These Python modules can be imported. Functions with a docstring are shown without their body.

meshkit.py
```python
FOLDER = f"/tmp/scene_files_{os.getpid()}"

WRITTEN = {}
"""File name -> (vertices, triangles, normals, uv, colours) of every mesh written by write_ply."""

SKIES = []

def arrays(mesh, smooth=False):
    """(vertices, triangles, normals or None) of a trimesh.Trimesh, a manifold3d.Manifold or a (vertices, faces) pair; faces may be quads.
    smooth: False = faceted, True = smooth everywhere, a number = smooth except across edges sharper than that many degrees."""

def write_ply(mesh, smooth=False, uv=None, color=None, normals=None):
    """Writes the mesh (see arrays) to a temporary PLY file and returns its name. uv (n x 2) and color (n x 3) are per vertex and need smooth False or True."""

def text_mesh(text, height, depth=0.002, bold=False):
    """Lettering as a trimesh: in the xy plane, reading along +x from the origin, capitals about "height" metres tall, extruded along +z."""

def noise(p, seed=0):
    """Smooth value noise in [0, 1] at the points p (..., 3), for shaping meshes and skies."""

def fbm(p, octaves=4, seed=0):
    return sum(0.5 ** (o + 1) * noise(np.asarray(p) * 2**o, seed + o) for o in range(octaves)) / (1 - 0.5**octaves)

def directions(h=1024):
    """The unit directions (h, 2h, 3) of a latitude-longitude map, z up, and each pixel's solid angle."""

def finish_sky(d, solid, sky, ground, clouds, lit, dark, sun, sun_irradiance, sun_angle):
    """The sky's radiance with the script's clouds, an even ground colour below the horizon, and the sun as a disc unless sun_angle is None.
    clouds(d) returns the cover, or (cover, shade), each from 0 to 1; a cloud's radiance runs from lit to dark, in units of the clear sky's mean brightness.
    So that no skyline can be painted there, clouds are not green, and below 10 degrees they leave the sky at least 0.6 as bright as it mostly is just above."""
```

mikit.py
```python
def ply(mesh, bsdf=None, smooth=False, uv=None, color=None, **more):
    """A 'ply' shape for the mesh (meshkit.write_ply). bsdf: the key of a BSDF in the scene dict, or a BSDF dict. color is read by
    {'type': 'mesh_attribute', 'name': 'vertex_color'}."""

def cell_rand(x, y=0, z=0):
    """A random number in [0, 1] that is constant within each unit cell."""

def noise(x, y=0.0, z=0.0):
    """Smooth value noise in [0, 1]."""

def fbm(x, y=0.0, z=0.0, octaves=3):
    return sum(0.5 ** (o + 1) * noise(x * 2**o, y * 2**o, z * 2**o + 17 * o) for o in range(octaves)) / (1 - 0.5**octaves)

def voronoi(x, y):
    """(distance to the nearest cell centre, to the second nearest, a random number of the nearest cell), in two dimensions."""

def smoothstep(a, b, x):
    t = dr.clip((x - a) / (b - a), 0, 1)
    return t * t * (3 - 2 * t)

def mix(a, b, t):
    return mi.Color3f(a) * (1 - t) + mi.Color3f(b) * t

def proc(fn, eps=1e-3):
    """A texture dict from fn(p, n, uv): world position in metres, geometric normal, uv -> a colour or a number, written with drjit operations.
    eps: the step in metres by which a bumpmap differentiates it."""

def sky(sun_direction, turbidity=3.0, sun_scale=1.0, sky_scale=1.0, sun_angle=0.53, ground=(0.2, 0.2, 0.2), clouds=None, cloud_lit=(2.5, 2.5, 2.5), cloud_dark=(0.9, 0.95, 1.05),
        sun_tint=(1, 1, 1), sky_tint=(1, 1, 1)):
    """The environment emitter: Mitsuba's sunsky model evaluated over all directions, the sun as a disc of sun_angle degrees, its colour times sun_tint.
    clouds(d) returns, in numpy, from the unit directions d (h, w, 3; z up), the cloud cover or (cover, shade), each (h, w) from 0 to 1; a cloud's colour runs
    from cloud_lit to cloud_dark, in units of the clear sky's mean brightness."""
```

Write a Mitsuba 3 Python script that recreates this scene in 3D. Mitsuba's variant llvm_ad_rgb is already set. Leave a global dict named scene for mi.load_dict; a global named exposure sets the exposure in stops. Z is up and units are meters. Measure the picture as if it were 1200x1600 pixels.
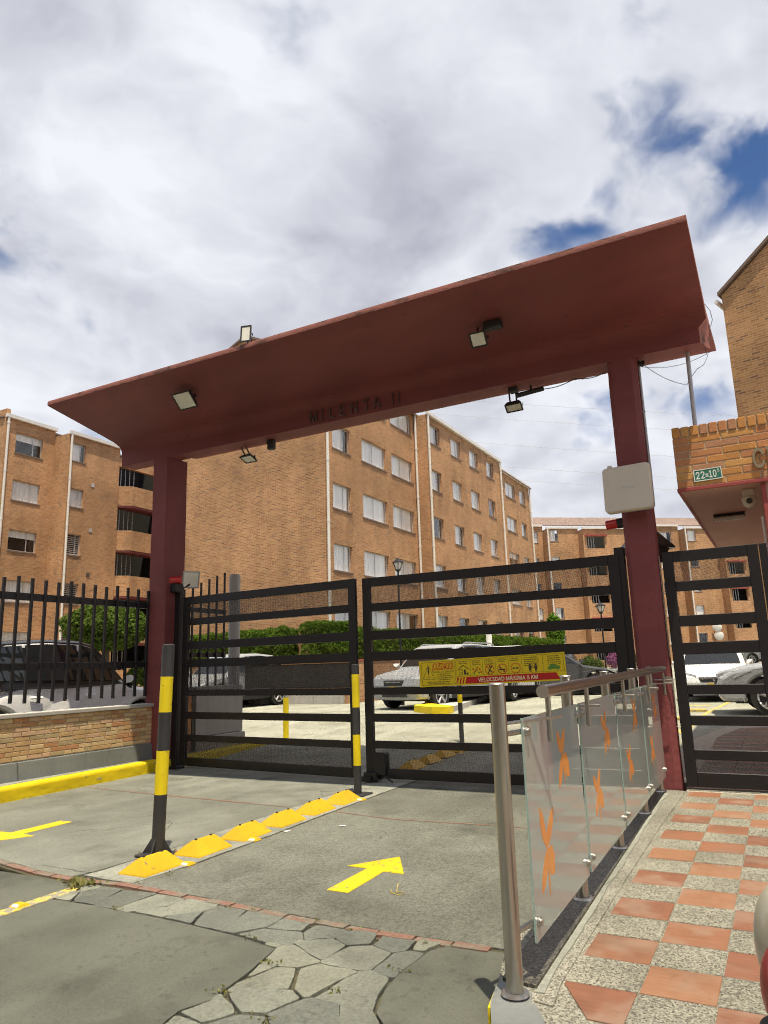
import math, random
import numpy as np, trimesh, mitsuba as mi, drjit as dr
import manifold3d as m3
from shapely.geometry import Polygon, box as sbox, Point, MultiPoint, LineString
from shapely.ops import voronoi_diagram, unary_union
import meshkit, mikit
from mikit import proc, noise, fbm, voronoi, cell_rand, smoothstep, mix

rng = np.random.default_rng(7)
random.seed(7)
T4 = mi.ScalarTransform4f
scene, labels = {'type': 'scene'}, {}

# ------------------------------------------------------------------ camera, sky, exposure
EYE = np.array([0.0, 0.0, 1.6])
FWD = np.array([-0.4619, 0.8626, 0.2066])
UP = np.array([0.1250, -0.1684, 0.9778])
scene['camera'] = {'type': 'perspective', 'fov': 55.68, 'fov_axis': 'x', 'near_clip': 0.1, 'far_clip': 2000.0,
                   'to_world': T4().look_at(origin=EYE.tolist(), target=(EYE + FWD).tolist(), up=UP.tolist())}
SUN = np.array([0.2, -0.225, 1.0])
exposure = 1.3


# centres (direction), radius and strength of the blue openings and of the greyer and brighter parts of the cover
OPENINGS = (((0.01, 0.836, 0.55), 0.055, 0.62), ((-0.045, 0.848, 0.52), 0.05, 0.38), ((-0.095, 0.805, 0.585), 0.055, 0.46), ((0.05, 0.85, 0.515), 0.05, 0.40), ((-0.165, 0.842, 0.512), 0.045, 0.60),
      ((-0.23, 0.83, 0.51), 0.04, 0.42), ((-0.05, 0.73, 0.68), 0.045, 0.42), ((-0.74, 0.47, 0.485), 0.06, 0.40), ((-0.68, 0.54, 0.46), 0.07, 0.22),
      ((-0.39, 0.575, 0.725), 0.06, 0.36), ((-0.20, 0.95, 0.30), 0.05, 0.34), ((-0.06, 0.955, 0.31), 0.05, 0.36), ((-0.74, 0.60, 0.32), 0.08, 0.26),
      ((0.55, 0.55, 0.62), 0.3, 0.5), ((-0.5, -0.5, 0.7), 0.35, 0.5), ((0.8, -0.2, 0.5), 0.3, 0.5))
GREYS = (((-0.45, 0.70, 0.55), 0.09, 0.28),((-0.33, 0.74, 0.585), 0.09, 0.34),((-0.20, 0.80, 0.56), 0.07, 0.22),((-0.60, 0.63, 0.49), 0.10, -0.2),((-0.44, 0.62, 0.65), 0.10, -0.32),((-0.20, 0.75, 0.63), 0.08, -0.2),((-0.66, 0.40, 0.64), 0.12, 0.25),((-0.50, 0.45, 0.74), 0.08, 0.2))


def clouds(d):
    """A broken cover of bright cumulus with frayed blue openings."""
    u = d[..., :2] / np.maximum(d[..., 2:3] + 0.30, 0.06)
    p = np.stack([u[..., 0] * 2.0, u[..., 1] * 2.0, np.zeros_like(u[..., 0])], -1)
    w = np.stack([meshkit.fbm(p * 1.7 + 5, 5, 3), meshkit.fbm(p * 1.7 + 9, 5, 4), np.zeros_like(u[..., 0])], -1) - 0.5
    q = p + 0.38 * w
    big = meshkit.fbm(q * 1.1 + 3.1, 6, 11)
    fine = 0.62 * meshkit.fbm(q * 4.2 + 1.7, 6, 21) + 0.38 * meshkit.fbm(q * 13.0 + 0.7, 5, 61)
    fluff = np.abs(meshkit.fbm(q * 7.0 + 2.2, 6, 51) - 0.5) * 2
    thick = 0.92 + 0.45 * (big - 0.5) + 1.15 * (fine - 0.5) - 0.35 * (fluff - 0.2)
    for c, r, k in OPENINGS:
        c = np.array(c) / np.linalg.norm(c)
        dd = np.linalg.norm(d + 0.10 * np.stack([w[..., 0], w[..., 1], 1.5 * (fine - 0.5)], -1) - c, axis=-1) / r
        thick = thick - 1.06 * k * np.exp(-dd * dd)
    cover = np.clip((thick - 0.18) / 0.55, 0, 1)
    cover = cover * cover * (3 - 2 * cover)
    soft = meshkit.fbm(q * 1.5 + 31, 6, 41)
    shade = 0.34 + 1.9 * (soft - 0.5) + 0.8 * (fine - 0.5) + 0.3 * (fluff - 0.2)
    for c, r, k in GREYS:
        c = np.array(c) / np.linalg.norm(c)
        dd = np.linalg.norm(d + 0.12 * np.stack([w[..., 0], w[..., 1], 1.0 * (fine - 0.5)], -1) - c, axis=-1) / r
        shade = shade + k * np.exp(-dd * dd)
    low = np.clip(1 - d[..., 2] / 0.25, 0, 1)
    return np.maximum(cover, 0.5 * low), np.clip(shade, 0, 1) * (1 - 0.5 * low)


scene['sky'] = mikit.sky(SUN, turbidity=3.0, sun_scale=1.5, sun_tint=(0.96, 1.0, 0.96), clouds=clouds, cloud_lit=(3.5, 3.58, 3.8), cloud_dark=(1.65, 1.72, 2.02), sky_tint=(0.84, 0.95, 1.15))


# ------------------------------------------------------------------ materials
def rgb(r, g=None, b=None):
    return {'type': 'rgb', 'value': [r, r, r] if g is None else [r, g, b]}


def prin(key, color, rough=0.6, metallic=0.0, spec=0.5, bump=None, bscale=1.0, **k):
    b = {'type': 'principled', 'base_color': color if isinstance(color, dict) else rgb(*color), 'roughness': rough, 'metallic': metallic, 'specular': spec, **k}
    if bump is not None:
        b = {'type': 'bumpmap', 'arbitrary': bump, 'scale': bscale, 'bsdf': b}
    scene['mat_' + key] = {'type': 'twosided', 'bsdf': b}
    return key


def wall_uv(p, n):
    flat = dr.abs(n.z) > 0.7
    return dr.select(flat, p.x, p.y * n.x - p.x * n.y), dr.select(flat, p.y, p.z)


def brick_color(L, H, lo, hi, dark, mortar, mw, seed):
    def f(p, n, uv):
        u, v = wall_uv(p, n)
        row = dr.floor(v / H)
        uu = u / L + 0.5 * row + 0.13 * cell_rand(row, seed)
        col = dr.floor(uu)
        r = cell_rand(col, row, seed)
        r2 = cell_rand(col, row, seed + 5)
        fu, fv = (uu - col) * L, v - row * H
        m = dr.maximum(1 - smoothstep(mw * 0.6, mw, dr.minimum(fu, L - fu)), 1 - smoothstep(mw * 0.6, mw, dr.minimum(fv, H - fv)))
        c = mix(lo, hi, r)
        c = mix(c, dark, dr.select(r2 > 0.93, 0.7, 0.0))
        c = mix(c, mortar, m * 0.9)
        st = fbm(u * 0.45, v * 0.8, seed, 3)
        st2 = fbm(u * 2.2, v * 0.35, seed + 3, 3)
        return c * (0.54 + 0.50 * st + 0.40 * st2)
    return f


prin('brick_far', proc(brick_color(0.235, 0.064, (0.325, 0.146, 0.066), (0.475, 0.258, 0.125), (0.21, 0.12, 0.082), (0.49, 0.345, 0.22), 0.012, 2)), 0.85, spec=0.2)
prin('brick_tall', proc(brick_color(0.26, 0.08, (0.30, 0.145, 0.06), (0.43, 0.225, 0.095), (0.16, 0.085, 0.055), (0.42, 0.30, 0.19), 0.014, 6)), 0.85, spec=0.2)
prin('mortar', proc(lambda p, n, uv: mi.Color3f(0.44, 0.36, 0.25) * (0.75 + 0.5 * fbm(p.x * 30, p.y * 30, p.z * 30))), 0.95, spec=0.1)


def clay(key, base, spread=0.12, rough=0.85, grain=60.0, bs=0.0012):
    def f(p, n, uv):
        a = fbm(p.x * grain, p.y * grain, p.z * grain, 3)
        b = fbm(p.x * 7, p.y * 7, p.z * 7, 3)
        return mi.Color3f(*base) * (1 - spread + 2 * spread * a) * (0.82 + 0.36 * b)
    prin(key, proc(f), rough, spec=0.2, bump=proc(lambda p, n, uv: fbm(p.x * 90, p.y * 90, p.z * 90, 2), 2e-3), bscale=bs)


for i, b in enumerate([(0.50, 0.24, 0.085), (0.46, 0.21, 0.10), (0.54, 0.29, 0.11), (0.42, 0.22, 0.13)]):
    clay(f'parapet_brick_{i}', b)
for i, b in enumerate([(0.50, 0.33, 0.17), (0.58, 0.43, 0.25), (0.46, 0.24, 0.12), (0.40, 0.31, 0.18), (0.54, 0.36, 0.23)]):
    clay(f'wall_brick_{i}', b, 0.18)
for i, b in enumerate([(0.240, 0.114, 0.068), (0.262, 0.136, 0.080), (0.212, 0.096, 0.060)]):
    def f(p, n, uv, b=b):
        g = fbm(p.x * 3.0, p.y * 110, 0, 2)
        s = fbm(p.x * 5, p.y * 5, 3, 4)
        w = fbm(p.x * 22, p.y * 22, 9, 3)
        c = mi.Color3f(*b) * (0.82 + 0.2 * g + 0.18 * w)
        c = mix(c, (0.29, 0.21, 0.16), smoothstep(0.45, 0.8, s) * 0.6)
        gr = smoothstep(0.52, 0.75, fbm(p.x * 1.7 + 3, p.y * 1.7, 5, 4))
        sp = smoothstep(0.78, 0.86, noise(p.x * 55, p.y * 55, 4)) * smoothstep(0.5, 0.7, noise(p.x * 6, p.y * 6, 2))
        return c * (1 - 0.24 * gr) * (1 - 0.12 * sp)
    prin(f'clay_tile_{i}', proc(f), 0.6, spec=0.35, bump=proc(lambda p, n, uv: noise(p.x * 4, p.y * 160, 0), 1e-3), bscale=0.0006)


def pebble(p, n, uv):
    d1, d2, r = voronoi(p.x * 105, p.y * 105)
    d3, d4, r3 = voronoi(p.x * 62 + 7, p.y * 62)
    c = mix((0.17, 0.16, 0.14), (0.78, 0.745, 0.65), r)
    c = mix(c, (0.10, 0.09, 0.075), dr.select(r3 > 0.84, 1 - smoothstep(0.2, 0.42, d3), 0.0))
    c = mix(c, (0.62, 0.58, 0.47), 0.55 * (1 - smoothstep(0.02, 0.22, d2 - d1)))
    return c * mi.Color3f(0.45, 0.46, 0.445) * (0.72 + 0.52 * fbm(p.x * 2.5, p.y * 2.5, 1, 3))


prin('pebble_tile', proc(pebble), 0.75, spec=0.3, bump=proc(lambda p, n, uv: smoothstep(0.0, 0.3, voronoi(p.x * 85, p.y * 85)[1] - voronoi(p.x * 85, p.y * 85)[0]), 2e-3), bscale=0.002)
prin('tile_joint', proc(lambda p, n, uv: mi.Color3f(0.36, 0.33, 0.28) * (0.7 + 0.6 * fbm(p.x * 40, p.y * 40, 0))), 0.9, spec=0.1)


def granite(p, n, uv):
    d1, d2, r = voronoi(p.x * 110 + p.z * 50, p.y * 110)
    return mix((0.035, 0.033, 0.028), (0.16, 0.15, 0.12), r * r) * (0.7 + 0.6 * fbm(p.x * 4, p.y * 4, p.z * 4))


prin('dark_terrazzo', proc(granite), 0.4, spec=0.5)


def road_color(base, light, speck, scale, seed):
    def f(p, n, uv):
        a = fbm(p.x * 0.7, p.y * 0.7, seed, 4)
        b = fbm(p.x * 3.1, p.y * 3.1, seed + 4, 4)
        s = cell_rand(dr.floor(p.x * scale), dr.floor(p.y * scale), seed)
        s2 = noise(p.x * scale * 0.6, p.y * scale * 0.6, seed)
        tyre = fbm(p.x * 5.0, p.y * 0.35, seed + 8, 3)
        c = mix(base, light, smoothstep(0.3, 0.72, 0.62 * a + 0.38 * b))
        c = c * (0.86 + 0.26 * tyre)
        c = c * (1 + speck * (0.55 * s + 0.9 * s2 - 0.72))
        st = smoothstep(0.60, 0.74, fbm(p.x * 1.7 + 8, p.y * 1.7, seed + 12, 4))
        c = mix(c, c * 0.82, st)
        wx, wy = p.x + 0.16 * fbm(p.x * 4, p.y * 4, 2, 3), p.y + 0.16 * fbm(p.x * 4, p.y * 4, 7, 3)
        e1, e2, er = voronoi(wx * 0.62, wy * 0.62)
        cm = smoothstep(0.50, 0.62, fbm(p.x * 0.55 + 4, p.y * 0.55, seed, 3))
        ck = (1 - smoothstep(0.002, 0.009, e2 - e1)) * cm
        c = mix(c, c * 0.35, ck * 0.8)
        oil = smoothstep(0.66, 0.80, fbm(p.x * 2.3 + 0.7 * fbm(p.x * 9, p.y * 9, 1, 2), p.y * 2.3, seed + 20, 4))
        spk = smoothstep(0.80, 0.84, noise(p.x * 31, p.y * 31, seed)) * smoothstep(0.5, 0.6, noise(p.x * 5, p.y * 5, seed + 3))
        c = c * (1 - 0.16 * oil) * (1 - 0.15 * spk)
        return c * mi.Color3f(0.60, 0.635, 0.62)
    return f


def rough_bump(scale):
    return proc(lambda p, n, uv: fbm(p.x * scale, p.y * scale, p.z * scale, 3), 2e-3)


prin('street_asphalt', proc(road_color((0.150, 0.149, 0.126), (0.190, 0.188, 0.160), 0.22, 210.0, 3)), 0.85, spec=0.25, bump=rough_bump(90), bscale=0.0025)
prin('lane_aggregate', proc(road_color((0.185, 0.180, 0.155), (0.255, 0.25, 0.22), 0.55, 120.0, 5)), 0.85, spec=0.25, bump=rough_bump(70), bscale=0.005)
prin('lane_concrete', proc(road_color((0.235, 0.23, 0.20), (0.33, 0.325, 0.29), 0.2, 150.0, 9)), 0.8, spec=0.3, bump=rough_bump(60), bscale=0.002)
prin('yard_concrete', proc(road_color((0.38, 0.362, 0.30), (0.49, 0.468, 0.40), 0.14, 60.0, 14)), 0.85, spec=0.2)
prin('worn_brick', proc(lambda p, n, uv: mix(mi.Color3f(0.20, 0.118, 0.092), (0.18, 0.155, 0.125), smoothstep(0.42, 0.68, fbm(p.x * 9, p.y * 9, 2, 4))) * (0.8 + 0.4 * fbm(p.x * 50, p.y * 50, 0, 2))), 0.9, spec=0.2, bump=rough_bump(60), bscale=0.004)
prin('earth', proc(road_color((0.13, 0.12, 0.10), (0.2, 0.19, 0.16), 0.3, 40.0, 15)), 0.95, spec=0.1)
prin('crack_dirt', proc(lambda p, n, uv: mix((0.055, 0.05, 0.038), (0.12, 0.115, 0.07), fbm(p.x * 25, p.y * 25, 0, 3))), 0.95, spec=0.1)
for i, (a, b) in enumerate([((0.235, 0.232, 0.205), (0.34, 0.335, 0.29)), ((0.32, 0.312, 0.262), (0.42, 0.41, 0.345)), ((0.17, 0.172, 0.16), (0.25, 0.25, 0.225))]):
    prin(f'old_slab_{i}', proc(road_color(a, b, 0.35, 130.0, 21 + i)), 0.9, spec=0.2, bump=rough_bump(45), bscale=0.006)
prin('pale_mortar', proc(road_color((0.36, 0.35, 0.31), (0.46, 0.45, 0.40), 0.3, 90.0, 31)), 0.9, spec=0.15, bump=rough_bump(50), bscale=0.004)
prin('grey_render', proc(road_color((0.27, 0.275, 0.28), (0.34, 0.345, 0.35), 0.1, 90.0, 33)), 0.85, spec=0.2, bump=rough_bump(18), bscale=0.006)


def vert_stain(base, amt, seed):
    def f(p, n, uv):
        u, v = wall_uv(p, n)
        a = fbm(u * 6, v * 0.9, seed, 4)
        b = fbm(u * 1.3, v * 1.3, seed + 2, 3)
        return mi.Color3f(*base) * (1 - amt + amt * 2 * (0.5 * a + 0.5 * b))
    return f


prin('concrete', proc(vert_stain((0.40, 0.385, 0.36), 0.25, 41)), 0.85, spec=0.2)


def red_paint(p, n, uv):
    u = p.x + p.y
    a = fbm(u * 1.2, p.z * 1.2, p.y, 4)
    b = fbm(p.x * 0.8, p.y * 6, p.z * 6, 4)
    c = mi.Color3f(0.196, 0.055, 0.056) * (0.72 + 0.56 * a)
    c = c * (0.90 + 0.2 * b)
    chip = smoothstep(0.755, 0.785, fbm(p.x * 13 + 3, p.y * 13, p.z * 11, 4))
    streak = smoothstep(0.62, 0.72, fbm(p.x * 3.0, p.y * 55 + 2, p.z * 50, 3)) * smoothstep(0.5, 0.65, fbm(p.x * 0.7, 5, 0, 3))
    c = mix(c, (0.10, 0.035, 0.03), 0.5 * streak)
    return mix(c, (0.12, 0.055, 0.045), 0.8 * chip)


prin('red_paint', proc(red_paint), 0.62, spec=0.3, bump=proc(lambda p, n, uv: fbm(p.x * 22, p.y * 22, p.z * 22, 4), 4e-3), bscale=0.008)
prin('red_paint_lit', proc(lambda p, n, uv: mix(mi.Color3f(0.30, 0.125, 0.105), (0.13, 0.07, 0.06), smoothstep(0.52, 0.72, fbm(p.x * 5, p.y * 9, p.z * 9, 4))) * (0.85 + 0.3 * fbm(p.x * 30, p.y * 30, p.z * 30, 3))), 0.8, spec=0.2, bump=rough_bump(40), bscale=0.004)  # canopy red made paler and pinker, daylight painted in; dark blotches are wear
prin('soffit_paint', proc(vert_stain((0.46, 0.265, 0.215), 0.1, 43)), 0.7, spec=0.25)
prin('trim_red', (0.30, 0.055, 0.05), 0.6)


def worn(base, under, amount, freq=14.0):
    def f(p, n, uv):
        m = smoothstep(amount, amount + 0.07, fbm(p.x * freq, p.y * freq, p.z * freq, 4))
        d = fbm(p.x * 3, p.y * 3, p.z * 3, 3)
        return mix(mi.Color3f(*base) * (0.82 + 0.3 * d), under, m)
    return f


prin('yellow_kerb', proc(worn((0.74, 0.56, 0.012), (0.42, 0.37, 0.22), 0.74)), 0.6, spec=0.3, bump=rough_bump(14), bscale=0.012)
prin('yellow_block', proc(worn((0.68, 0.40, 0.012), (0.26, 0.20, 0.09), 0.73, 24.0)), 0.5, spec=0.4)
prin('yellow_road', proc(worn((0.66, 0.47, 0.02), (0.26, 0.23, 0.15), 0.68, 30.0)), 0.75, spec=0.2)
prin('yellow_faded', proc(worn((0.56, 0.42, 0.10), (0.27, 0.25, 0.19), 0.52, 22.0)), 0.8, spec=0.2)
prin('yellow_tube', proc(worn((0.78, 0.62, 0.01), (0.34, 0.28, 0.06), 0.76, 26.0)), 0.45)
prin('yellow_sign', (0.70, 0.53, 0.012), 0.45)
prin('sign_black', (0.03, 0.028, 0.02), 0.5)
prin('sign_red', (0.46, 0.012, 0.01), 0.5)
prin('sign_white', (0.80, 0.72, 0.45), 0.5)
prin('sign_green', (0.10, 0.24, 0.03), 0.5)
prin('plate_yellow', (0.62, 0.43, 0.03), 0.45)
prin('plate_green', (0.03, 0.17, 0.12), 0.4)
prin('plate_white', (0.75, 0.77, 0.74), 0.45)
prin('black_paint', proc(lambda p, n, uv: mi.Color3f(0.014, 0.0135, 0.016) * (0.75 + 0.6 * fbm(p.x * 6, p.y * 6, p.z * 6, 3))), 0.38, spec=0.45)
prin('black_tube', proc(lambda p, n, uv: mi.Color3f(0.035, 0.036, 0.04) * (0.75 + 0.6 * fbm(p.x * 9, p.y * 9, p.z * 5, 3))), 0.45)
prin('black_plastic', (0.018, 0.018, 0.02), 0.5)
prin('mesh_metal', (0.045, 0.045, 0.05), 0.45)
prin('dull_plate', proc(lambda p, n, uv: mix((0.24, 0.215, 0.185), (0.36, 0.335, 0.30), fbm(p.x * 3, p.z * 1.2, 0, 4)) * (0.85 + 0.3 * noise(p.x * 2, p.z * 90, 1))), 0.45, metallic=0.3)
prin('steel', proc(lambda p, n, uv: mi.Color3f(0.46, 0.44, 0.41) * (0.86 + 0.22 * fbm(p.x * 60, p.y * 60, p.z * 4, 2))), 0.24, metallic=1.0)
prin('steel_dull', (0.56, 0.54, 0.51), 0.38, metallic=1.0)
prin('grey_metal', (0.45, 0.45, 0.46), 0.5, metallic=0.6)
prin('white_pipe', proc(vert_stain((0.72, 0.69, 0.64), 0.14, 51)), 0.6)
prin('aluminium', (0.58, 0.58, 0.58), 0.4, metallic=0.5)
prin('dark_frame', (0.09, 0.08, 0.075), 0.5)
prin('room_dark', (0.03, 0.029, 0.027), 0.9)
prin('curtain', proc(lambda p, n, uv: mi.Color3f(0.86, 0.86, 0.84) * (0.84 + 0.26 * noise((p.x + p.y) * 9.0, 0, 0) * (0.4 + 0.6 * noise((p.x + p.y) * 3.0, 2, p.z * 0.6)))), 0.9, spec=0.1)
prin('blind', (0.80, 0.79, 0.75), 0.8, spec=0.1)
prin('sill_dark', (0.17, 0.12, 0.095), 0.85)
prin('roof_tile', proc(vert_stain((0.21, 0.155, 0.135), 0.25, 55)), 0.85, spec=0.2)
prin('gutter_white', (0.70, 0.68, 0.66), 0.55)
prin('cream_plastic', proc(vert_stain((0.60, 0.555, 0.47), 0.08, 57)), 0.45)
prin('white_plastic', (0.72, 0.71, 0.67), 0.4)
prin('lens_red', (0.50, 0.012, 0.012), 0.2, clearcoat=0.8)
prin('lens_clear', (0.72, 0.71, 0.66), 0.12, clearcoat=0.6)
prin('moto_lens', (0.30, 0.285, 0.22), 0.08, spec=0.8, clearcoat=1.0)
prin('lamp_face', (0.74, 0.73, 0.65), 0.25)
prin('cable', (0.012, 0.012, 0.014), 0.6)
prin('sky_cable', (0.45, 0.45, 0.46), 0.6)
prin('letter_metal', (0.42, 0.37, 0.25), 0.35, metallic=0.8)
prin('letter_dark', (0.16, 0.11, 0.10), 0.35, metallic=0.7)
prin('decal', proc(lambda p, n, uv: mix((0.60, 0.20, 0.045), (0.66, 0.30, 0.07), fbm(p.y * 9, p.z * 9, 0, 3))), 0.35)
prin('decal_film', (0.70, 0.22, 0.02), 0.4)
scene['mat_pane'] = {'type': 'thindielectric', 'int_ior': 1.5}
scene['mat_frosted_glass'] = {'type': 'blendbsdf', 'weight': {'type': 'rgb', 'value': 0.92},
                          'a': {'type': 'thindielectric', 'int_ior': 1.5},
                          'b': {'type': 'twosided', 'bsdf': {'type': 'plastic', 'diffuse_reflectance': rgb(0.44, 0.49, 0.455), 'int_ior': 1.5, 'nonlinear': False}}}
scene['mat_glass_edge'] = {'type': 'twosided', 'bsdf': {'type': 'plastic', 'diffuse_reflectance': rgb(0.36, 0.52, 0.47), 'int_ior': 1.5}}
for nm, c, r in (('car_white', (0.83, 0.84, 0.85), 0.3), ('car_silver', (0.34, 0.36, 0.385), 0.3), ('car_grey', (0.075, 0.08, 0.09), 0.22), ('car_black', (0.012, 0.012, 0.014), 0.2),
                 ('car_taxi', (0.75, 0.60, 0.03), 0.3), ('moto_red', (0.17, 0.014, 0.012), 0.25)):
    prin(nm, c, r, spec=0.5, clearcoat=1.0, clearcoat_gloss=0.95)
prin('car_glass', (0.012, 0.015, 0.017), 0.04, spec=0.9)
prin('car_trim', (0.02, 0.02, 0.022), 0.6)
prin('tyre', (0.02, 0.02, 0.02), 0.85)
prin('rim', (0.55, 0.56, 0.58), 0.3, metallic=0.8)
prin('headlight', (0.35, 0.37, 0.39), 0.08, spec=0.9, clearcoat=1.0)
prin('chrome', (0.75, 0.75, 0.76), 0.12, metallic=1.0)


def leaf_mat(key, lo, hi, sc=9.0):
    col = proc(lambda p, n, uv: mix(lo, hi, dr.clip(0.55 * cell_rand(dr.floor(p.x * 14), dr.floor(p.y * 14), dr.floor(p.z * 14)) + 0.75 * fbm(p.x * sc * 0.3, p.y * sc * 0.3, p.z * sc * 0.3, 3) - 0.15, 0, 1)))
    scene['mat_' + key] = {'type': 'principledthin', 'base_color': col, 'roughness': 0.55, 'diff_trans': 0.55, 'spec_trans': 0.0, 'eta': 1.4}


leaf_mat('leaf_hedge', (0.034, 0.070, 0.012), (0.16, 0.255, 0.038))
leaf_mat('leaf_bush', (0.040, 0.072, 0.014), (0.165, 0.235, 0.05))
leaf_mat('leaf_tree', (0.06, 0.14, 0.015), (0.20, 0.36, 0.05))
leaf_mat('flower', (0.30, 0.10, 0.24), (0.50, 0.22, 0.40))
leaf_mat('weed', (0.10, 0.11, 0.03), (0.27, 0.26, 0.10))
prin('twig', (0.10, 0.075, 0.05), 0.9)


# ------------------------------------------------------------------ helpers
def numbered(key):
    if key not in used:
        used.add(key)
        return key
    i = 1
    while f'{key}_{i:03d}' in used:
        i += 1
    used.add(f'{key}_{i:03d}')
    return f'{key}_{i:03d}'


used = set()


def thing(name, label, cat=None, group=None, kind=None):
    k = numbered(name)
    labels[k] = {'label': label}
    if cat:
        labels[k]['category'] = cat
    if group:
        labels[k]['group'] = group
    if kind:
        labels[k]['kind'] = kind
    return k


def put(key, mesh, mat, smooth=False, **k):
    if isinstance(mesh, (list, tuple)) and not (len(mesh) == 2 and isinstance(mesh[0], np.ndarray)):
        mesh = trimesh.util.concatenate(list(mesh))
    scene[key] = mikit.ply(mesh, 'mat_' + mat, smooth, **k)
    return key


def part(parent, name, mesh, mat, smooth=False, label=None, kind=None, **k):
    key = numbered(parent + '__' + name)
    put(key, mesh, mat, smooth, **k)
    if label or kind:
        labels[key] = {a: b for a, b in (('label', label), ('kind', kind)) if b}
    return key


def one(name, label, cat, mesh, mat, smooth=False, group=None, kind=None):
    k = thing(name, label, cat, group, kind)
    put(k, mesh, mat, smooth)
    return k


def box(x0, x1, y0, y1, z0, z1):
    m = trimesh.creation.box(extents=(abs(x1 - x0), abs(y1 - y0), abs(z1 - z0)))
    m.apply_translation(((x0 + x1) / 2, (y0 + y1) / 2, (z0 + z1) / 2))
    return m


def bevel_box(x0, x1, y0, y1, z0, z1, b=0.005):
    pts = []
    for sx in (0, 1):
        for sy in (0, 1):
            for sz in (0, 1):
                c = np.array([x1 if sx else x0, y1 if sy else y0, z1 if sz else z0], float)
                s = np.array([-1 if sx else 1, -1 if sy else 1, -1 if sz else 1]) * b
                for k in range(3):
                    q = c + s
                    q[k] = c[k]
                    pts.append(q)
    return trimesh.convex.convex_hull(np.array(pts))


def rod(p, q, r, n=10, r2=None):
    p, q = np.array(p, float), np.array(q, float)
    L = np.linalg.norm(q - p)
    m = trimesh.creation.cylinder(radius=r, height=L, sections=n)
    if r2 is not None:
        v = m.vertices.copy()
        top = v[:, 2] > 0
        v[top, :2] *= r2 / r
        m.vertices = v
    m.apply_translation((0, 0, L / 2))
    m.apply_transform(trimesh.geometry.align_vectors([0, 0, 1], (q - p) / L))
    m.apply_translation(p)
    return m


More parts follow.
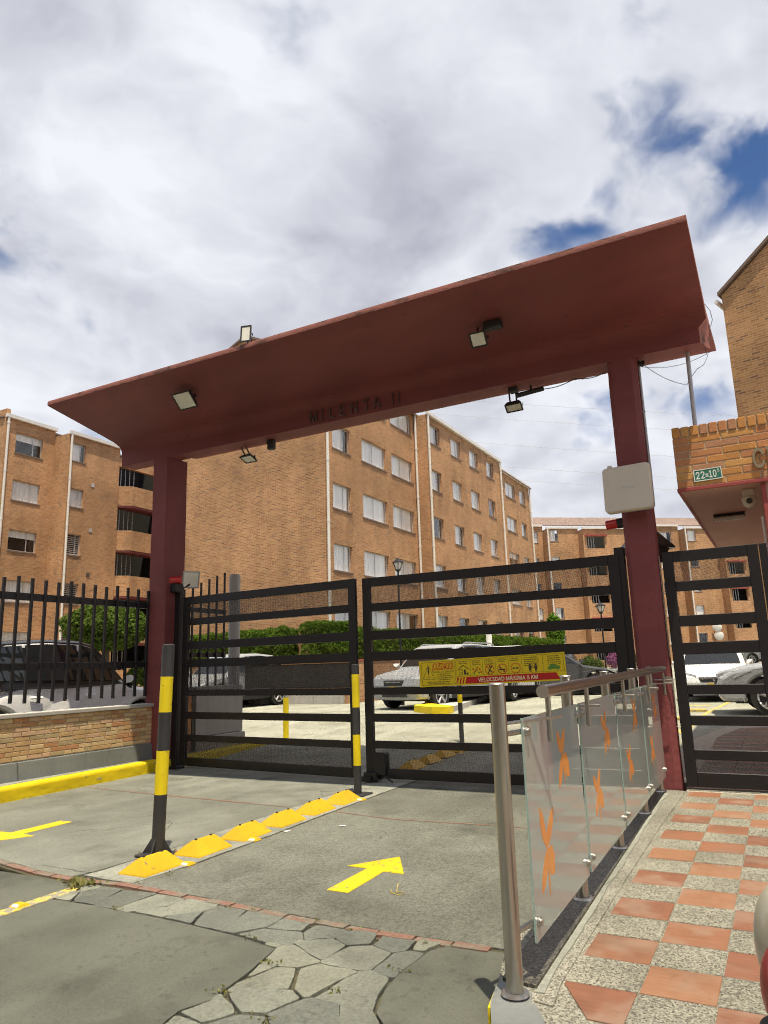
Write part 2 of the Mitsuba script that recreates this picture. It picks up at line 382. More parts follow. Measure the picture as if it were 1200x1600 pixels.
def path_tube(pts, r, n=8):
    pts = np.array(pts, float)
    t = np.gradient(pts, axis=0)
    t /= np.linalg.norm(t, axis=1, keepdims=True) + 1e-12
    ref = np.where(np.abs(t[:, 2:]) < 0.9, [[0, 0, 1.0]], [[1.0, 0, 0]])
    a = np.cross(t, ref)
    a /= np.linalg.norm(a, axis=1, keepdims=True)
    b = np.cross(t, a)
    an = np.arange(n) * 2 * np.pi / n
    v = pts[:, None] + r * (np.cos(an)[None, :, None] * a[:, None] + np.sin(an)[None, :, None] * b[:, None])
    v = v.reshape(-1, 3)
    f = []
    for i in range(len(pts) - 1):
        for j in range(n):
            k = (j + 1) % n
            f += [[i * n + j, i * n + k, (i + 1) * n + k], [i * n + j, (i + 1) * n + k, (i + 1) * n + j]]
    v = np.vstack([v, pts[:1], pts[-1:]])
    c0, c1 = len(v) - 2, len(v) - 1
    o = (len(pts) - 1) * n
    for j in range(n):
        k = (j + 1) % n
        f += [[c0, k, j], [c1, o + j, o + k]]
    return trimesh.Trimesh(v, np.array(f), process=False)


def frame(o, a, b, c):
    m = np.eye(4)
    m[:3, 0], m[:3, 1], m[:3, 2], m[:3, 3] = a, b, c, o
    return m


def extr(poly, depth, M=None, z0=0.0):
    """A shapely polygon (or list of points) extruded along +z by depth from z0, then placed by M."""
    if not hasattr(poly, 'exterior'):
        poly = Polygon(poly)
    m = trimesh.creation.extrude_polygon(poly, depth, engine='earcut')
    m.apply_translation((0, 0, z0))
    if M is not None:
        m.apply_transform(M)
        if np.linalg.det(M[:3, :3]) < 0:
            m.invert()
    return m


def biggest(g):
    return max(getattr(g, 'geoms', [g]), key=lambda q: q.area)


def text(s, h, M, depth=0.002, bold=True, wide=None, center=False):
    m = meshkit.text_mesh(s, h, depth, bold)
    w = m.bounds[1][0] - m.bounds[0][0]
    m.apply_translation((-m.bounds[0][0], 0, 0))
    if wide:
        m.apply_scale((wide / w, 1, 1))
        w = wide
    if center:
        m.apply_translation((-w / 2, 0, 0))
    m.apply_transform(M)
    return m


def lathe(profile, n=16, at=(0, 0, 0)):
    m = trimesh.creation.revolve(np.array(profile, float), sections=n)
    m.apply_translation(at)
    return m


def sheet(poly, z, thick=0.03):
    return extr(poly, thick, None, z - thick)


X_, Y_, Z_ = np.eye(3)


def hull(pts):
    return trimesh.convex.convex_hull(np.array(pts, float))


# ------------------------------------------------------------------ ground, street, driveway
one('ground', 'bare ground under the street and the estate', 'ground', sheet(sbox(-420, -420, 420, 420), -0.05, 0.2), 'earth', kind='structure')

slab_area = Polygon([(-4.95, 3.92), (-4.5, 3.94), (-4.0, 3.93), (-3.7, 3.92), (-3.15, 3.87), (-2.83, 3.8), (-2.76, 3.46), (-2.72, 3.11), (-2.78, 2.96), (-2.7, 2.5), (-2.66, 1.9), (-1.7, 1.9), (-1.78, 2.8), (-1.84, 3.25), (-1.92, 3.33),
                     (-2.0, 3.56), (-2.03, 3.78), (-2.02, 3.97), (-2.01, 4.13), (-1.95, 4.235), (-2.7, 4.24), (-3.6, 4.28), (-4.23, 4.315), (-5.03, 4.26)])
slab_area = slab_area.buffer(0)
street_poly = sbox(-40, -30, 30, 4.26).difference(slab_area.buffer(0.012)).difference(Polygon([(-1.36, 3.42), (-1.40, 3.60), (-1.60, 4.26), (-1.55, 4.3), (30, 4.3), (30, -30), (-0.55, -30), (-1.02, 2.6)]))


def wobble(poly, amp, seed):
    out = []
    c = np.array(poly.segmentize(0.05).exterior.coords)[:-1]
    w = meshkit.fbm(np.c_[c * 5.0, np.zeros(len(c))], 3, seed) - 0.5
    w2 = meshkit.fbm(np.c_[c * 5.0 + 50, np.zeros(len(c))], 3, seed + 1) - 0.5
    c = c + 2 * amp * np.c_[w, w2]
    return Polygon(c).buffer(0)


street = thing('street', 'smooth olive grey street surface before the brick strip', 'street', kind='structure')
put(street, [sheet(g, 0.0, 0.04) for g in getattr(street_poly, 'geoms', [street_poly])], 'street_asphalt')
crack = one('crack_bed', 'dark dirt in the joints between broken paving slabs', 'dirt', sheet(slab_area.buffer(0.05), -0.022, 0.02), 'crack_dirt', kind='structure')

# broken slabs: irregular cells, each its own piece
pave = thing('broken_paving', 'cracked pale concrete slabs set in the street before the driveway', 'paving', kind='structure')
sr = np.random.default_rng(12)
seeds = []
for x in np.arange(-5.0, -2.9, 0.29):
    seeds.append((x + sr.uniform(-0.05, 0.05), 4.10 + sr.uniform(-0.05, 0.05)))
    if sr.random() < 0.6:
        seeds.append((x + 0.12, 3.97 + sr.uniform(-.03, .03)))
for _ in range(900):
    p = (sr.uniform(-3.0, -1.7), sr.uniform(1.9, 4.25))
    if all((p[0] - q[0]) ** 2 + (p[1] - q[1]) ** 2 > sr.uniform(0.15, 0.34) ** 2 for q in seeds):
        seeds.append(p)
cells = voronoi_diagram(MultiPoint(seeds), envelope=sbox(-7, 0, 0, 7))
for cell in cells.geoms:
    g = cell.intersection(slab_area)
    for g in getattr(g, 'geoms', [g]):
        if g.area < 0.008:
            continue
        g = wobble(g.buffer(-sr.uniform(0.018, 0.026)).buffer(sr.uniform(0.013, 0.021)), 0.028, int(sr.integers(1000)))
        for h in getattr(g, 'geoms', [g]):
            if h.area < 0.004:
                continue
            h = h.simplify(0.003)
            m = extr(h, 0.04, None, -0.036 + sr.uniform(-0.004, 0.004))
            a, b = sr.normal(0, 0.006, 2)
            v = m.vertices.copy()
            c = v.mean(0)
            v[:, 2] += a * (v[:, 0] - c[0]) + b * (v[:, 1] - c[1])
            m.vertices = v
            part(pave, 'slab', m, f'old_slab_{int(sr.integers(3))}')

# red brick strip along the foot of the driveway
strip_line = [(-6.7, 4.52), (-6.36, 4.46), (-6.05, 4.41), (-5.77, 4.36), (-5.33, 4.33), (-4.75, 4.38), (-4.28, 4.35), (-3.65, 4.32), (-3.01, 4.275), (-2.38, 4.25), (-1.6, 4.27)]
ls = LineString(strip_line)
bs = thing('brick_strip', 'row of worn red bricks laid across the driveway foot', 'brick strip', kind='structure')
put(numbered(bs + '__bed'), sheet(ls.buffer(0.062, cap_style=2), -0.012, 0.02), 'crack_dirt')
s = 0.0
while s < ls.length - 0.1:
    L = 0.235 + sr.uniform(-0.01, 0.02)
    a, b = np.array(ls.interpolate(s + 0.008).coords[0]), np.array(ls.interpolate(min(s + L - 0.008, ls.length)).coords[0])
    t = (b - a) / np.linalg.norm(b - a)
    nrm = np.array([-t[1], t[0]]) * 0.036
    if sr.random() > 0.06:
        g = wobble(Polygon([a - nrm, b - nrm, b + nrm, a + nrm]), 0.005, int(sr.integers(1000)))
        part(bs, 'brick', extr(g, 0.04, None, -0.036 + sr.uniform(-0.004, 0.004)), 'worn_brick')
    s += L

# driveway: two lanes with a pale strip between them
low = [(p[0], p[1] + 0.05) for p in strip_line]
left_lane = Polygon([(-9.8, 4.75)] + [p for p in low if p[0] < -5.25] + [(-5.27, 4.6), (-5.24, 5.4), (-5.30, 6.2), (-5.34, 7.6), (-5.40, 9.9), (-9.9, 9.9)])
right_lane = Polygon([p for p in low if p[0] > -5.3][::-1] + [(-4.62, 5.0), (-4.66, 6.2), (-4.72, 7.4), (-4.80, 9.9), (-1.48, 9.9), (-1.40, 7.0), (-1.30, 5.0), (-1.45, 4.31)]).buffer(0)
one('driveway', 'smooth pale concrete exit lane left of the yellow blocks', 'driveway', sheet(left_lane, 0.0), 'lane_concrete', kind='structure')
rl = one('driveway', 'speckled grey aggregate entry lane right of the yellow blocks', 'driveway', [sheet(g, 0.0) for g in getattr(right_lane, 'geoms', [right_lane])], 'lane_aggregate', kind='structure')
med = Polygon([(-5.25, 4.44), (-5.235, 4.6), (-5.21, 5.4), (-5.28, 6.2), (-5.32, 7.6), (-5.38, 9.9), (-4.82, 9.9), (-4.74, 7.4), (-4.68, 6.2), (-4.64, 5.0), (-4.7, 4.42)])
one('divider_strip', 'pale cement strip under the row of yellow blocks', 'cement strip', sheet(wobble(med, 0.012, 5), 0.004, 0.03), 'pale_mortar', kind='structure')
ex = thing('expansion_joint', 'thin reddish joint line across the exit lane before the gate', 'joint', kind='structure')
put(ex, [extr(wobble(LineString([(-9.2, 7.72), (-7.8, 7.60), (-5.4, 7.45)]).buffer(0.018, cap_style=2), 0.004, 3), 0.004, None, 0.0005), extr(wobble(LineString([(-4.7, 7.40), (-3.9, 7.25), (-2.7, 7.33), (-1.5, 7.3)]).buffer(0.012, cap_style=2), 0.004, 4), 0.004, None, 0.0005)], 'worn_brick')
arrow = [(-3.18, 4.87), (-3.0, 4.87), (-3.02, 5.45), (-2.84, 5.45), (-3.11, 5.90), (-3.38, 5.49), (-3.19, 5.48)]
one('painted_arrow', 'bright yellow arrow painted on the entry lane pointing to the gate', 'road marking', extr(wobble(Polygon(arrow), 0.004, 8), 0.004, None, 0.0), 'yellow_road', kind='structure')
arrow2 = [(-7.40, 5.90), (-7.22, 5.90), (-7.20, 5.28), (-7.0, 5.27), (-7.28, 4.80), (-7.56, 5.27), (-7.38, 5.28)]
one('painted_arrow', 'faded yellow arrow painted on the exit lane at the left edge', 'road marking', extr(wobble(Polygon(arrow2), 0.006, 9), 0.004, None, 0.0), 'yellow_road', kind='structure')
one('lane_line', 'faded yellow line painted on the street at the left edge', 'road marking', extr(wobble(Polygon([(-5.06, 1.5), (-5.06, 4.17), (-4.95, 4.16), (-4.92, 1.5)]), 0.010, 10), 0.004, None, 0.0), 'yellow_faded', kind='structure')

# yard behind the gate
YP = [(9.905, -0.002), (11.0, 0.03), (18.0, 0.33), (35.0, 0.36), (62.0, 0.85), (110.0, 0.90)]
zy = lambda y: float(np.interp(y, [q[0] for q in YP], [q[1] for q in YP]))
yv = np.array([(x, y, z) for y, z in YP for x in (-60.0, 40.0)])
yf = np.array([t for i in range(len(YP) - 1) for t in ((2 * i, 2 * i + 1, 2 * i + 3), (2 * i, 2 * i + 3, 2 * i + 2))])
one('yard', 'sunlit pale concrete yard rising gently behind the gate', 'yard', trimesh.Trimesh(yv, yf, process=False), 'yard_concrete', True, kind='structure')


def stud(x, y, label):
    k = thing('road_stud', label, 'road stud')
    zo = zy(y) if y > 9.9 else 0.0
    part(k, 'body', hull([(x + a * 0.055, y + b * 0.05, zo + 0.004) for a in (-1, 1) for b in (-1, 1)] + [(x + a * 0.055 * 0.7, y + b * 0.025, zo + 0.022) for a in (-1, 1) for b in (-1, 1)]), 'yellow_block')
    part(k, 'reflector', hull([(x + a * 0.034, y - 0.047, zo + 0.008) for a in (-1, 1)] + [(x + a * 0.032, y - 0.030, zo + 0.022) for a in (-1, 1)] + [(x, y - 0.04, zo + 0.022)]), 'plate_white')


for x, y, l in ((-4.68, 5.02, 'yellow road stud beside the two nearest divider blocks'), (-4.70, 5.94, 'yellow road stud right of the third divider block'), (-4.79, 8.12, 'yellow road stud at the foot of the bollard by the gate centre'),
                (-5.02, 3.70, 'yellow road stud on the faded line at the left edge'), (-5.12, 12.1, 'yellow road stud inside the gate beside the shaded blocks')):
    stud(x, y, l)


def divider_block(x, y, rot, label, group, z=0.004):
    k = thing('divider_block', label, 'lane divider', group)
    L, w, t, h = 0.228, 0.150, 0.014, 0.112
    M = trimesh.transformations.rotation_matrix(rot, (0, 0, 1))
    M[:3, 3] = (x, y, z)
    prof = [(-w, -L, 0), (w, -L, 0), (-w, L, 0), (w, L, 0), (-t, -L + 0.085, h), (t, -L + 0.085, h), (-t, L - 0.085, h), (t, L - 0.085, h)]
    pts = []
    for p in prof:
        for d in (0.0, 0.008):
            pts.append((p[0] * (1 - d * 3), p[1] * (1 - d), p[2] + (0 if p[2] > 0 else d * 1.0)))
    m = hull(pts)
    m.apply_transform(M)
    part(k, 'body', m, 'yellow_block')
    for sy in (-1, 1):
        b = lathe([(0, 0.012), (0.010, 0.011), (0.013, 0.0), (0.013, -0.004)], 8, (0.0, sy * 0.10, h))
        b.apply_transform(M)
        part(k, 'bolt', b, 'black_plastic')


names = ['nearest', 'second', 'third', 'fourth', 'fifth', 'farthest']
for i in range(6):
    divider_block(-4.86 - 0.020 * i, 4.80 + 0.632 * i, 0.02 + 0.025 * ((i * 7) % 3 - 1), f'yellow lane divider block, {names[i]} of the row outside the gate', 'yellow blocks outside the gate')
for i in range(4):
    divider_block(-5.36 + 0.02 * i, 10.70 + 0.56 * i, 0.0, f'yellow divider block in shade behind the gate, {names[i]} of its row', 'yellow blocks inside the gate', zy(10.7 + 0.56 * i) + 0.003)


# ------------------------------------------------------------------ left kerb, low wall, fence
kx = lambda y: -9.16 - (y - 6.0) * 0.062
kp = Polygon([(kx(2.0), 2.0), (kx(4.0), 4.0), (kx(6.0), 6.0), (kx(7.6), 7.6), (kx(9.33), 9.33), (-9.68, 9.33), (-9.68, 2.0)])


def kerb_mesh(y0, y1, z, dx=0.0, n=70):
    """A kerb with a rounded, slightly lumpy top edge."""
    prof = [(0.0, -0.02), (0.0, z - 0.05), (-0.008, z - 0.022), (-0.03, z - 0.004), (-0.06, z), (-0.16, z + 0.002)]
    V = []
    for y in np.linspace(y0, y1, n):
        o = 0.012 * (meshkit.fbm(np.array([[y * 3, 0, 0]]), 3, 3)[0] - 0.5)
        for a, b in prof:
            V.append((kx(y) + a + o + dx, y, b + (0.4 * o if b > 0 else 0)))
    m = len(prof)
    F = [(i * m + j, (i + 1) * m + j, (i + 1) * m + j + 1, i * m + j + 1) for i in range(n - 1) for j in range(m - 1)]
    F = np.array(F)
    F = np.vstack([F[:, [0, 1, 2]], F[:, [0, 2, 3]]])
    return trimesh.Trimesh(np.array(V), F, process=False)


k = thing('kerb', 'bright yellow painted kerb along the exit lane at the left', 'kerb', kind='structure')
put(k, kerb_mesh(2.0, 9.33, 0.185), 'yellow_kerb', True)
one('kerb_ledge', 'narrow dirty cement ledge between yellow kerb and grey plinth', 'ledge', extr(Polygon([(kx(2) - 0.15, 2), (kx(9.33) - 0.15, 9.33), (-9.62, 9.33), (-9.62, 2)]), 0.2, None, -0.01), 'pale_mortar', kind='structure')
k = thing('kerb', 'yellow kerb continuing in shade behind the left gate leaf', 'kerb', kind='structure')
m = kerb_mesh(9.36, 13.0, 0.17, 0.0)
put(k, m, 'yellow_kerb', True)
one('kerb_ledge', 'shaded cement ledge behind the left gate leaf', 'ledge', extr(Polygon([(kx(9.8) - 0.15, 9.8), (kx(13) - 0.15, 13), (-9.95, 13), (-9.75, 9.8)]), 0.18, None, -0.01), 'pale_mortar', kind='structure')

w = thing('boundary_wall', 'low wall of mottled buff bricks on a grey plinth, left of the gateway', 'wall')
yw0, yw1, xw = 3.5, 9.36, -9.60
part(w, 'core', box(xw - 0.20, xw - 0.012, yw0, yw1, 0.1, 1.03), 'mortar')
# plinth: rendered, leaning outward
pl = hull([(xw - 0.1, yw0, 0.1), (xw - 0.1, yw1, 0.1), (xw + 0.06, yw0, 0.1), (xw + 0.06, yw1, 0.1), (xw + 0.025, yw0, 0.43), (xw + 0.025, yw1, 0.43), (xw - 0.1, yw0, 0.46), (xw - 0.1, yw1, 0.46)])
part(w, 'plinth', pl, 'grey_render')
part(w, 'cap', [bevel_box(xw - 0.24, xw + 0.035, y, min(y + 0.96, yw1), 1.035 + random.uniform(0, .004), 1.09 + random.uniform(0, .004), 0.008) for y in np.arange(yw0, yw1, 0.97)], 'concrete')
H = 0.0645
row = 0
bricks_variants = {}
for rowi in range(9):
    z = 0.452 + rowi * H
    y = yw1 - 0.012 - (0.0 if rowi % 2 else 0.11) - sr.uniform(0, 0.05)
    if True:
        yy = yw1
        first = True
        while yy > yw0 + 0.3:
            L = sr.choice([0.24, 0.24, 0.24, 0.13])
            if first and rowi % 2 == 0:
                L = 0.125
            first = False
            y0 = yy - L
            off = sr.uniform(-0.003, 0.003)
            i = int(sr.choice(5, p=[0.3, 0.28, 0.17, 0.1, 0.15]))
            key = (round(float(L), 2), i)
            if key not in bricks_variants:
                bricks_variants[key] = mikit.ply(bevel_box(-0.05, 0.0, 0.006, L - 0.006, 0.005, H - 0.005, 0.004), f'mat_wall_brick_{i}')
            kk = numbered(w + '__brick')
            scene[kk] = {**bricks_variants[key], 'to_world': T4().translate([xw + off, float(y0), float(z)])}
            yy = y0

# shaded wall beyond the pillar: bricks, then a plain concrete block and a column
w2 = thing('boundary_wall', 'shaded stub of brick wall between left pillar and concrete block', 'wall')
part(w2, 'core', box(-9.90, -9.712, 9.78, 10.42, 0.1, 1.24), 'mortar')
for r in range(15):
    z = 0.16 + r * 0.072
    yy = 9.78
    while yy < 10.40:
        L = 0.24 if (r % 2 == 0 or yy > 9.79) else 0.12
        e = min(yy + L, 10.42)
        part(w2, 'brick', bevel_box(-9.74, -9.70 + sr.uniform(-.002, .003), yy + 0.005, e - 0.005, z + 0.005, z + 0.067, 0.004), f'parapet_brick_{int(sr.integers(4))}')
        yy += L
part(w2, 'cap', bevel_box(-9.94, -9.67, 9.77, 10.43, 1.245, 1.29, 0.008), 'concrete')
cb = thing('concrete_block', 'plain grey concrete block wall in shade behind the left gate leaf', 'concrete wall')
part(cb, 'block', bevel_box(-9.98, -9.69, 10.52, 11.86, 0.42, 1.32, 0.012), 'concrete')
part(cb, 'plinth', bevel_box(-10.0, -9.655, 10.50, 11.90, 0.0, 0.41, 0.012), 'concrete')
one('wall_post', 'thin dark steel post between brick stub and concrete block', 'post', bevel_box(-9.80, -9.70, 10.425, 10.495, 0.2, 1.30, 0.004), 'black_paint')
cc = thing('concrete_column', 'tall round grey concrete column behind the left gate leaf', 'column')
part(cc, 'shaft', rod((-9.80, 11.70, 1.322), (-9.80, 11.70, 3.50), 0.115, 20), 'concrete', 40)
part(cc, 'top', rod((-9.80, 11.70, 3.501), (-9.80, 11.70, 3.53), 0.10, 20), 'concrete', 40)

fx = -9.80
fe = thing('fence', 'black steel bar fence standing on the low brick wall', 'fence')
for z in (2.705, 1.69):
    part(fe, 'rail', bevel_box(fx - 0.035, fx + 0.035, 3.6, 9.36, z, z + 0.105, 0.004), 'black_paint')
y = 9.31
i = 0
while y > 3.6:
    b = bevel_box(fx + 0.037, fx + 0.077, y - 0.02, y + 0.02, 1.21 + 0.01 * (i % 3), 3.01 + 0.012 * ((i * 5) % 4), 0.003)
    part(fe, 'bar', b, 'black_paint')
    y -= 0.228
    i += 1
f2 = thing('fence', 'black bar fence with rising tops behind the left gate leaf', 'fence')
for z in (2.70, 1.86):
    part(f2, 'rail', bevel_box(fx - 0.03, fx + 0.03, 9.8, 11.42, z, z + 0.09, 0.004), 'black_paint')
for i, y in enumerate(np.arange(9.98, 11.4, 0.225)):
    part(f2, 'bar', bevel_box(fx + 0.032, fx + 0.066, y - 0.017, y + 0.017, 1.30, 3.02 + 0.085 * i, 0.003), 'black_paint')


# ------------------------------------------------------------------ entrance gateway
gw = thing('entrance_gateway', 'dark red concrete gateway with a wide sloping canopy on two pillars', 'gateway')
XL, XR = -10.60, -0.36


def pillar(x0, x1, y0, y1, z0, z1, ch=0.035, seed=0):
    pts = [(x0 + ch, y0), (x1 - ch, y0), (x1, y0 + ch), (x1, y1 - ch), (x1 - ch, y1), (x0 + ch, y1), (x0, y1 - ch), (x0, y0 + ch)]
    V, n = [], len(pts)
    zs = np.linspace(z0, z1, 60)
    for z in zs:
        for i, (x, y) in enumerate(pts):
            o = 0.012 * (meshkit.fbm(np.array([[x * 3 + seed, y * 3, z * 2.0]]), 3, 5)[0] - 0.5)
            cx, cy = (x0 + x1) / 2, (y0 + y1) / 2
            V.append((x + o * np.sign(x - cx), y + o * np.sign(y - cy), z))
    F = []
    for k in range(len(zs) - 1):
        for i in range(n):
            j = (i + 1) % n
            F += [(k * n + i, k * n + j, (k + 1) * n + j), (k * n + i, (k + 1) * n + j, (k + 1) * n + i)]
    return trimesh.Trimesh(np.array(V), np.array(F), process=False)


part(gw, 'pillar', pillar(-9.80, -9.40, 9.35, 9.86, 0.0, 5.43), 'red_paint', 25, label='left red pillar of the gateway')
part(gw, 'pillar', pillar(-1.615, -1.25, 9.35, 9.70, 0.05, 5.43, 0.06, 9), 'red_paint', 25, label='right red pillar of the gateway, lit at its foot')
# beam and canopy: one cross-section swept along x
prof = [(9.35, 5.425), (9.35, 5.62), (9.335, 5.72), (9.27, 5.80), (9.15, 5.845), (8.9, 5.90), (8.3, 6.015), (7.72, 6.125), (7.695, 6.135)]
edge = [(7.695, 6.137), (7.69, 6.175), (7.70, 6.212)]
top = [(7.703, 6.214), (8.6, 6.06), (9.55, 5.93), (10.5, 6.02), (11.35, 6.13), (11.36, 6.06), (10.2, 5.93), (9.72, 5.82), (9.68, 5.60), (9.68, 5.435), (9.60, 5.432), (9.35, 5.425)]


def sweep(profile, n=64, amp=0.006):
    V = []
    for x in np.linspace(0, 1, n):
        for (yy, zz) in profile:
            xr = XR - (0.10 * np.clip((9.72 - yy) / 0.37, 0, 1) if (zz < 5.70 and yy > 9.3) else 0.0)
            px = XL + (xr - XL) * x
            o = amp * 2 * (meshkit.fbm(np.array([[px * 1.6, yy * 2, zz * 4]]), 3, 7)[0] - 0.5)
            V.append((px, yy + o, zz + o * 0.8))
    m = len(profile)
    F = np.array([(i * m + j, (i + 1) * m + j, (i + 1) * m + j + 1, i * m + j + 1) for i in range(n - 1) for j in range(m - 1)])
    return trimesh.Trimesh(np.array(V), np.vstack([F[:, [0, 1, 2]], F[:, [0, 2, 3]]]), process=False)


part(gw, 'canopy_underside', sweep(prof), 'red_paint', 30)
part(gw, 'canopy_edge', sweep(edge, 160, 0.008), 'red_paint_lit', 30, label='worn front edge of the canopy, painted in a lit pinkish tone')
part(gw, 'canopy_top', sweep(top), 'red_paint', 30)
ring = prof + edge[1:] + top[1:]
for xe, sgn, mat in ((XL, -1, 'red_paint'), (XR, 1, 'red_paint_lit')):  # sunlit look of the right end is painted in by the paler red
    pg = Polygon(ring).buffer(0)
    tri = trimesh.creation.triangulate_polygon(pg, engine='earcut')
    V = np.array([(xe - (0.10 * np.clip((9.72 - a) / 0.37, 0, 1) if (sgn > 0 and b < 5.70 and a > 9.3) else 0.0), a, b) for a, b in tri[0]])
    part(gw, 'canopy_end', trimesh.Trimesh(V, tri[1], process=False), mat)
LT = 0.185
for ch, x in zip('MILENTA', (-6.31, -6.08, -5.93, -5.74, -5.53, -5.31, -5.13)):
    part(gw, 'letter', text(ch, LT, frame((x, 9.345, 5.475), X_, Z_, -Y_), 0.022, False, {'M': 0.14, 'I': 0.03, 'L': 0.09, 'E': 0.10, 'N': 0.12, 'T': 0.12, 'A': 0.13}[ch]), 'letter_dark')
for x in (-4.80, -4.70):
    part(gw, 'letter', text('I', LT, frame((x, 9.345, 5.475), X_, Z_, -Y_), 0.022, False, 0.03), 'letter_dark')


# ------------------------------------------------------------------ gates
RAILS = [(2.75, 2.88), (2.385, 2.50), (1.97, 2.10), (1.67, 1.80), (1.195, 1.295), (0.82, 0.93), (0.46, 0.56), (0.06, 0.19)]


def grid_mesh(x0, x1, z0, z1, px=0.009, pz=0.009, wx=0.0019, wz=0.0017, y=0.0):
    """Expanded-metal infill as crossing thin strips (real openings)."""
    out = []
    for x in np.arange(x0 + px / 2, x1, px):
        out.append(box(x - wx / 2, x + wx / 2, y - 0.0015, y + 0.0015, z0, z1))
    for z in np.arange(z0 + pz / 2, z1, pz):
        out.append(box(x0, x1, y + 0.0017, y + 0.0047, z - wz / 2, z + wz / 2))
    return trimesh.util.concatenate(out)


def gate_leaf(key, width, M, rails, stile=0.13, th=0.03, panels=((0, 1.0), (3, 0.45), (6, 0.7))):
    def P(name, m, mat='black_paint', **k):
        m = m.copy()
        m.apply_transform(M)
        return part(key, name, m, mat, **k)
    top, bot = rails[0][1], rails[-1][0]
    P('stile', bevel_box(0, stile, -th, th, bot, top, 0.005))
    P('stile', bevel_box(width - stile, width, -th, th, bot, top, 0.005))
    for a, b in rails:
        P('rail', bevel_box(stile, width - stile, -th + 0.002, th - 0.002, a, b, 0.005))
    for i, k in panels:
        P('mesh_panel', grid_mesh(stile, width - stile, rails[i + 1][1], rails[i][0], wx=0.0019 * k, wz=0.0017 * k, y=0.012), 'mesh_metal', kind='stuff')


PLATE = (1.46, 3.58)
g1 = thing('gate_leaf', 'left leaf of the black driveway gate with a blank mesh panel', 'gate', 'leaves of the driveway gate')
a1 = np.array([-9.22, 9.66, 0]); b1 = np.array([-5.50, 9.31, 0])
dx = (b1 - a1) / np.linalg.norm(b1 - a1)
M1 = frame(a1, dx, np.array([-dx[1], dx[0], 0]), Z_)
gate_leaf(g1, float(np.linalg.norm(b1 - a1)), M1, RAILS, panels=((0, 1.0), (3, 0.9), (6, 0.8)))
pm = bevel_box(PLATE[0], PLATE[1], 0.016, 0.020, 1.30, 1.66, 0.001)
pm.apply_transform(M1)
part(g1, 'blank_plate', pm, 'dull_plate', label='dull grey blank plate on the left gate leaf')
g2 = thing('gate_leaf', 'right leaf of the black driveway gate carrying the yellow warning sign', 'gate', 'leaves of the driveway gate')
M2 = frame(np.array([-5.43, 9.40, 0]), X_, Y_, Z_)
gate_leaf(g2, 3.72, M2, RAILS)
part(g2, 'lock_box', bevel_box(-5.30, -5.10, 9.33, 9.47, 0.10, 0.40, 0.01), 'black_paint')
part(g2, 'wheel_bracket', [bevel_box(-5.44, -5.22, 9.30, 9.50, 0.03, 0.14, 0.01), bevel_box(-5.46, -5.30, 9.26, 9.29, 0.02, 0.09, 0.006)], 'black_paint')
part(g2, 'hold_open_rod', rod((-5.10, 9.30, 0.10), (-4.95, 9.25, 0.035), 0.012, 8), 'black_paint')
for x, lab in ((-9.33, 'black steel hinge post beside the left pillar'), (-1.70, 'black steel hinge post left of the right pillar')):
    k = thing('hinge_post', lab, 'gate post')
    part(k, 'tube', bevel_box(x - 0.06, x + 0.06, 9.60 if x < -5 else 9.40, 9.72 if x < -5 else 9.52, 0.0, 2.97, 0.005), 'black_paint')
    part(k, 'base', bevel_box(x - 0.11, x + 0.11, 9.56 if x < -5 else 9.36, 9.77 if x < -5 else 9.57, 0.0, 0.05, 0.01), 'black_paint')

pg = thing('pedestrian_gate', 'narrow black pedestrian gate between right pillar and gatehouse', 'gate')
PR = [(2.73, 2.86), (2.37, 2.49), (1.95, 2.08), (1.62, 1.76), (1.16, 1.27), (0.81, 0.92), (0.43, 0.54), (0.13, 0.29)]
gate_leaf(pg, 1.06, frame(np.array([-1.20, 9.47, 0]), X_, Y_, Z_), PR, 0.12, panels=((0, 0.9), (3, 0.35), (6, 0.7)))
part(pg, 'strike_post', bevel_box(-0.13, -0.05, 9.44, 9.52, 0.10, 2.86, 0.004), 'black_paint')
part(pg, 'latch', bevel_box(-1.24, -1.19, 9.42, 9.435, 0.79, 0.80, 0.002), 'steel_dull')
part(pg, 'hinge_strip', [rod((-1.232, 9.44, 1.6), (-1.232, 9.44, 2.82), 0.006, 6), rod((-1.232, 9.44, 0.9), (-1.232, 9.44, 1.35), 0.006, 6)], 'steel_dull')

# warning sign
ws = thing('warning_sign', 'long yellow warning board with black pictograms and a red speed banner on the gate', 'sign')
o = np.array([-4.515, 9.345, 1.290])
ux = np.array([2.05, 0, 0.062]); ux /= np.linalg.norm(ux)
uz = np.array([-ux[2], 0, ux[0]])
SM = frame(o, ux, uz, -Y_)
W, Hs = 2.055, 0.352
part(ws, 'board', [extr(sbox(0, 0, W, Hs), 0.005, SM, 0.0)], 'yellow_sign')
S = lambda x: (x - 60) / 1070 * W
V = lambda y, x=600: 0
# v: sign height fractions measured from the top (0..1)
Z = lambda f: Hs * (1 - f)


def flat(poly, z=0.0055, d=0.0012):
    return extr(poly, d, SM, z)


def outline(poly, wd):
    return poly.buffer(wd / 2).difference(poly.buffer(-wd / 2))


def words(x0, x1, f, h, rngw, dens=0.8):
    out, x = [], x0
    while x < x1 - 0.006:
        L = min(rngw.uniform(0.008, 0.034), x1 - x)
        c = x
        while c < x + L:
            out.append(flat(sbox(c, Z(f) - h / 2 * rngw.uniform(0.7, 1), c + 0.0032, Z(f) + h / 2 * rngw.uniform(0.6, 1))))
            c += 0.0052
        x += L + 0.008
    return out


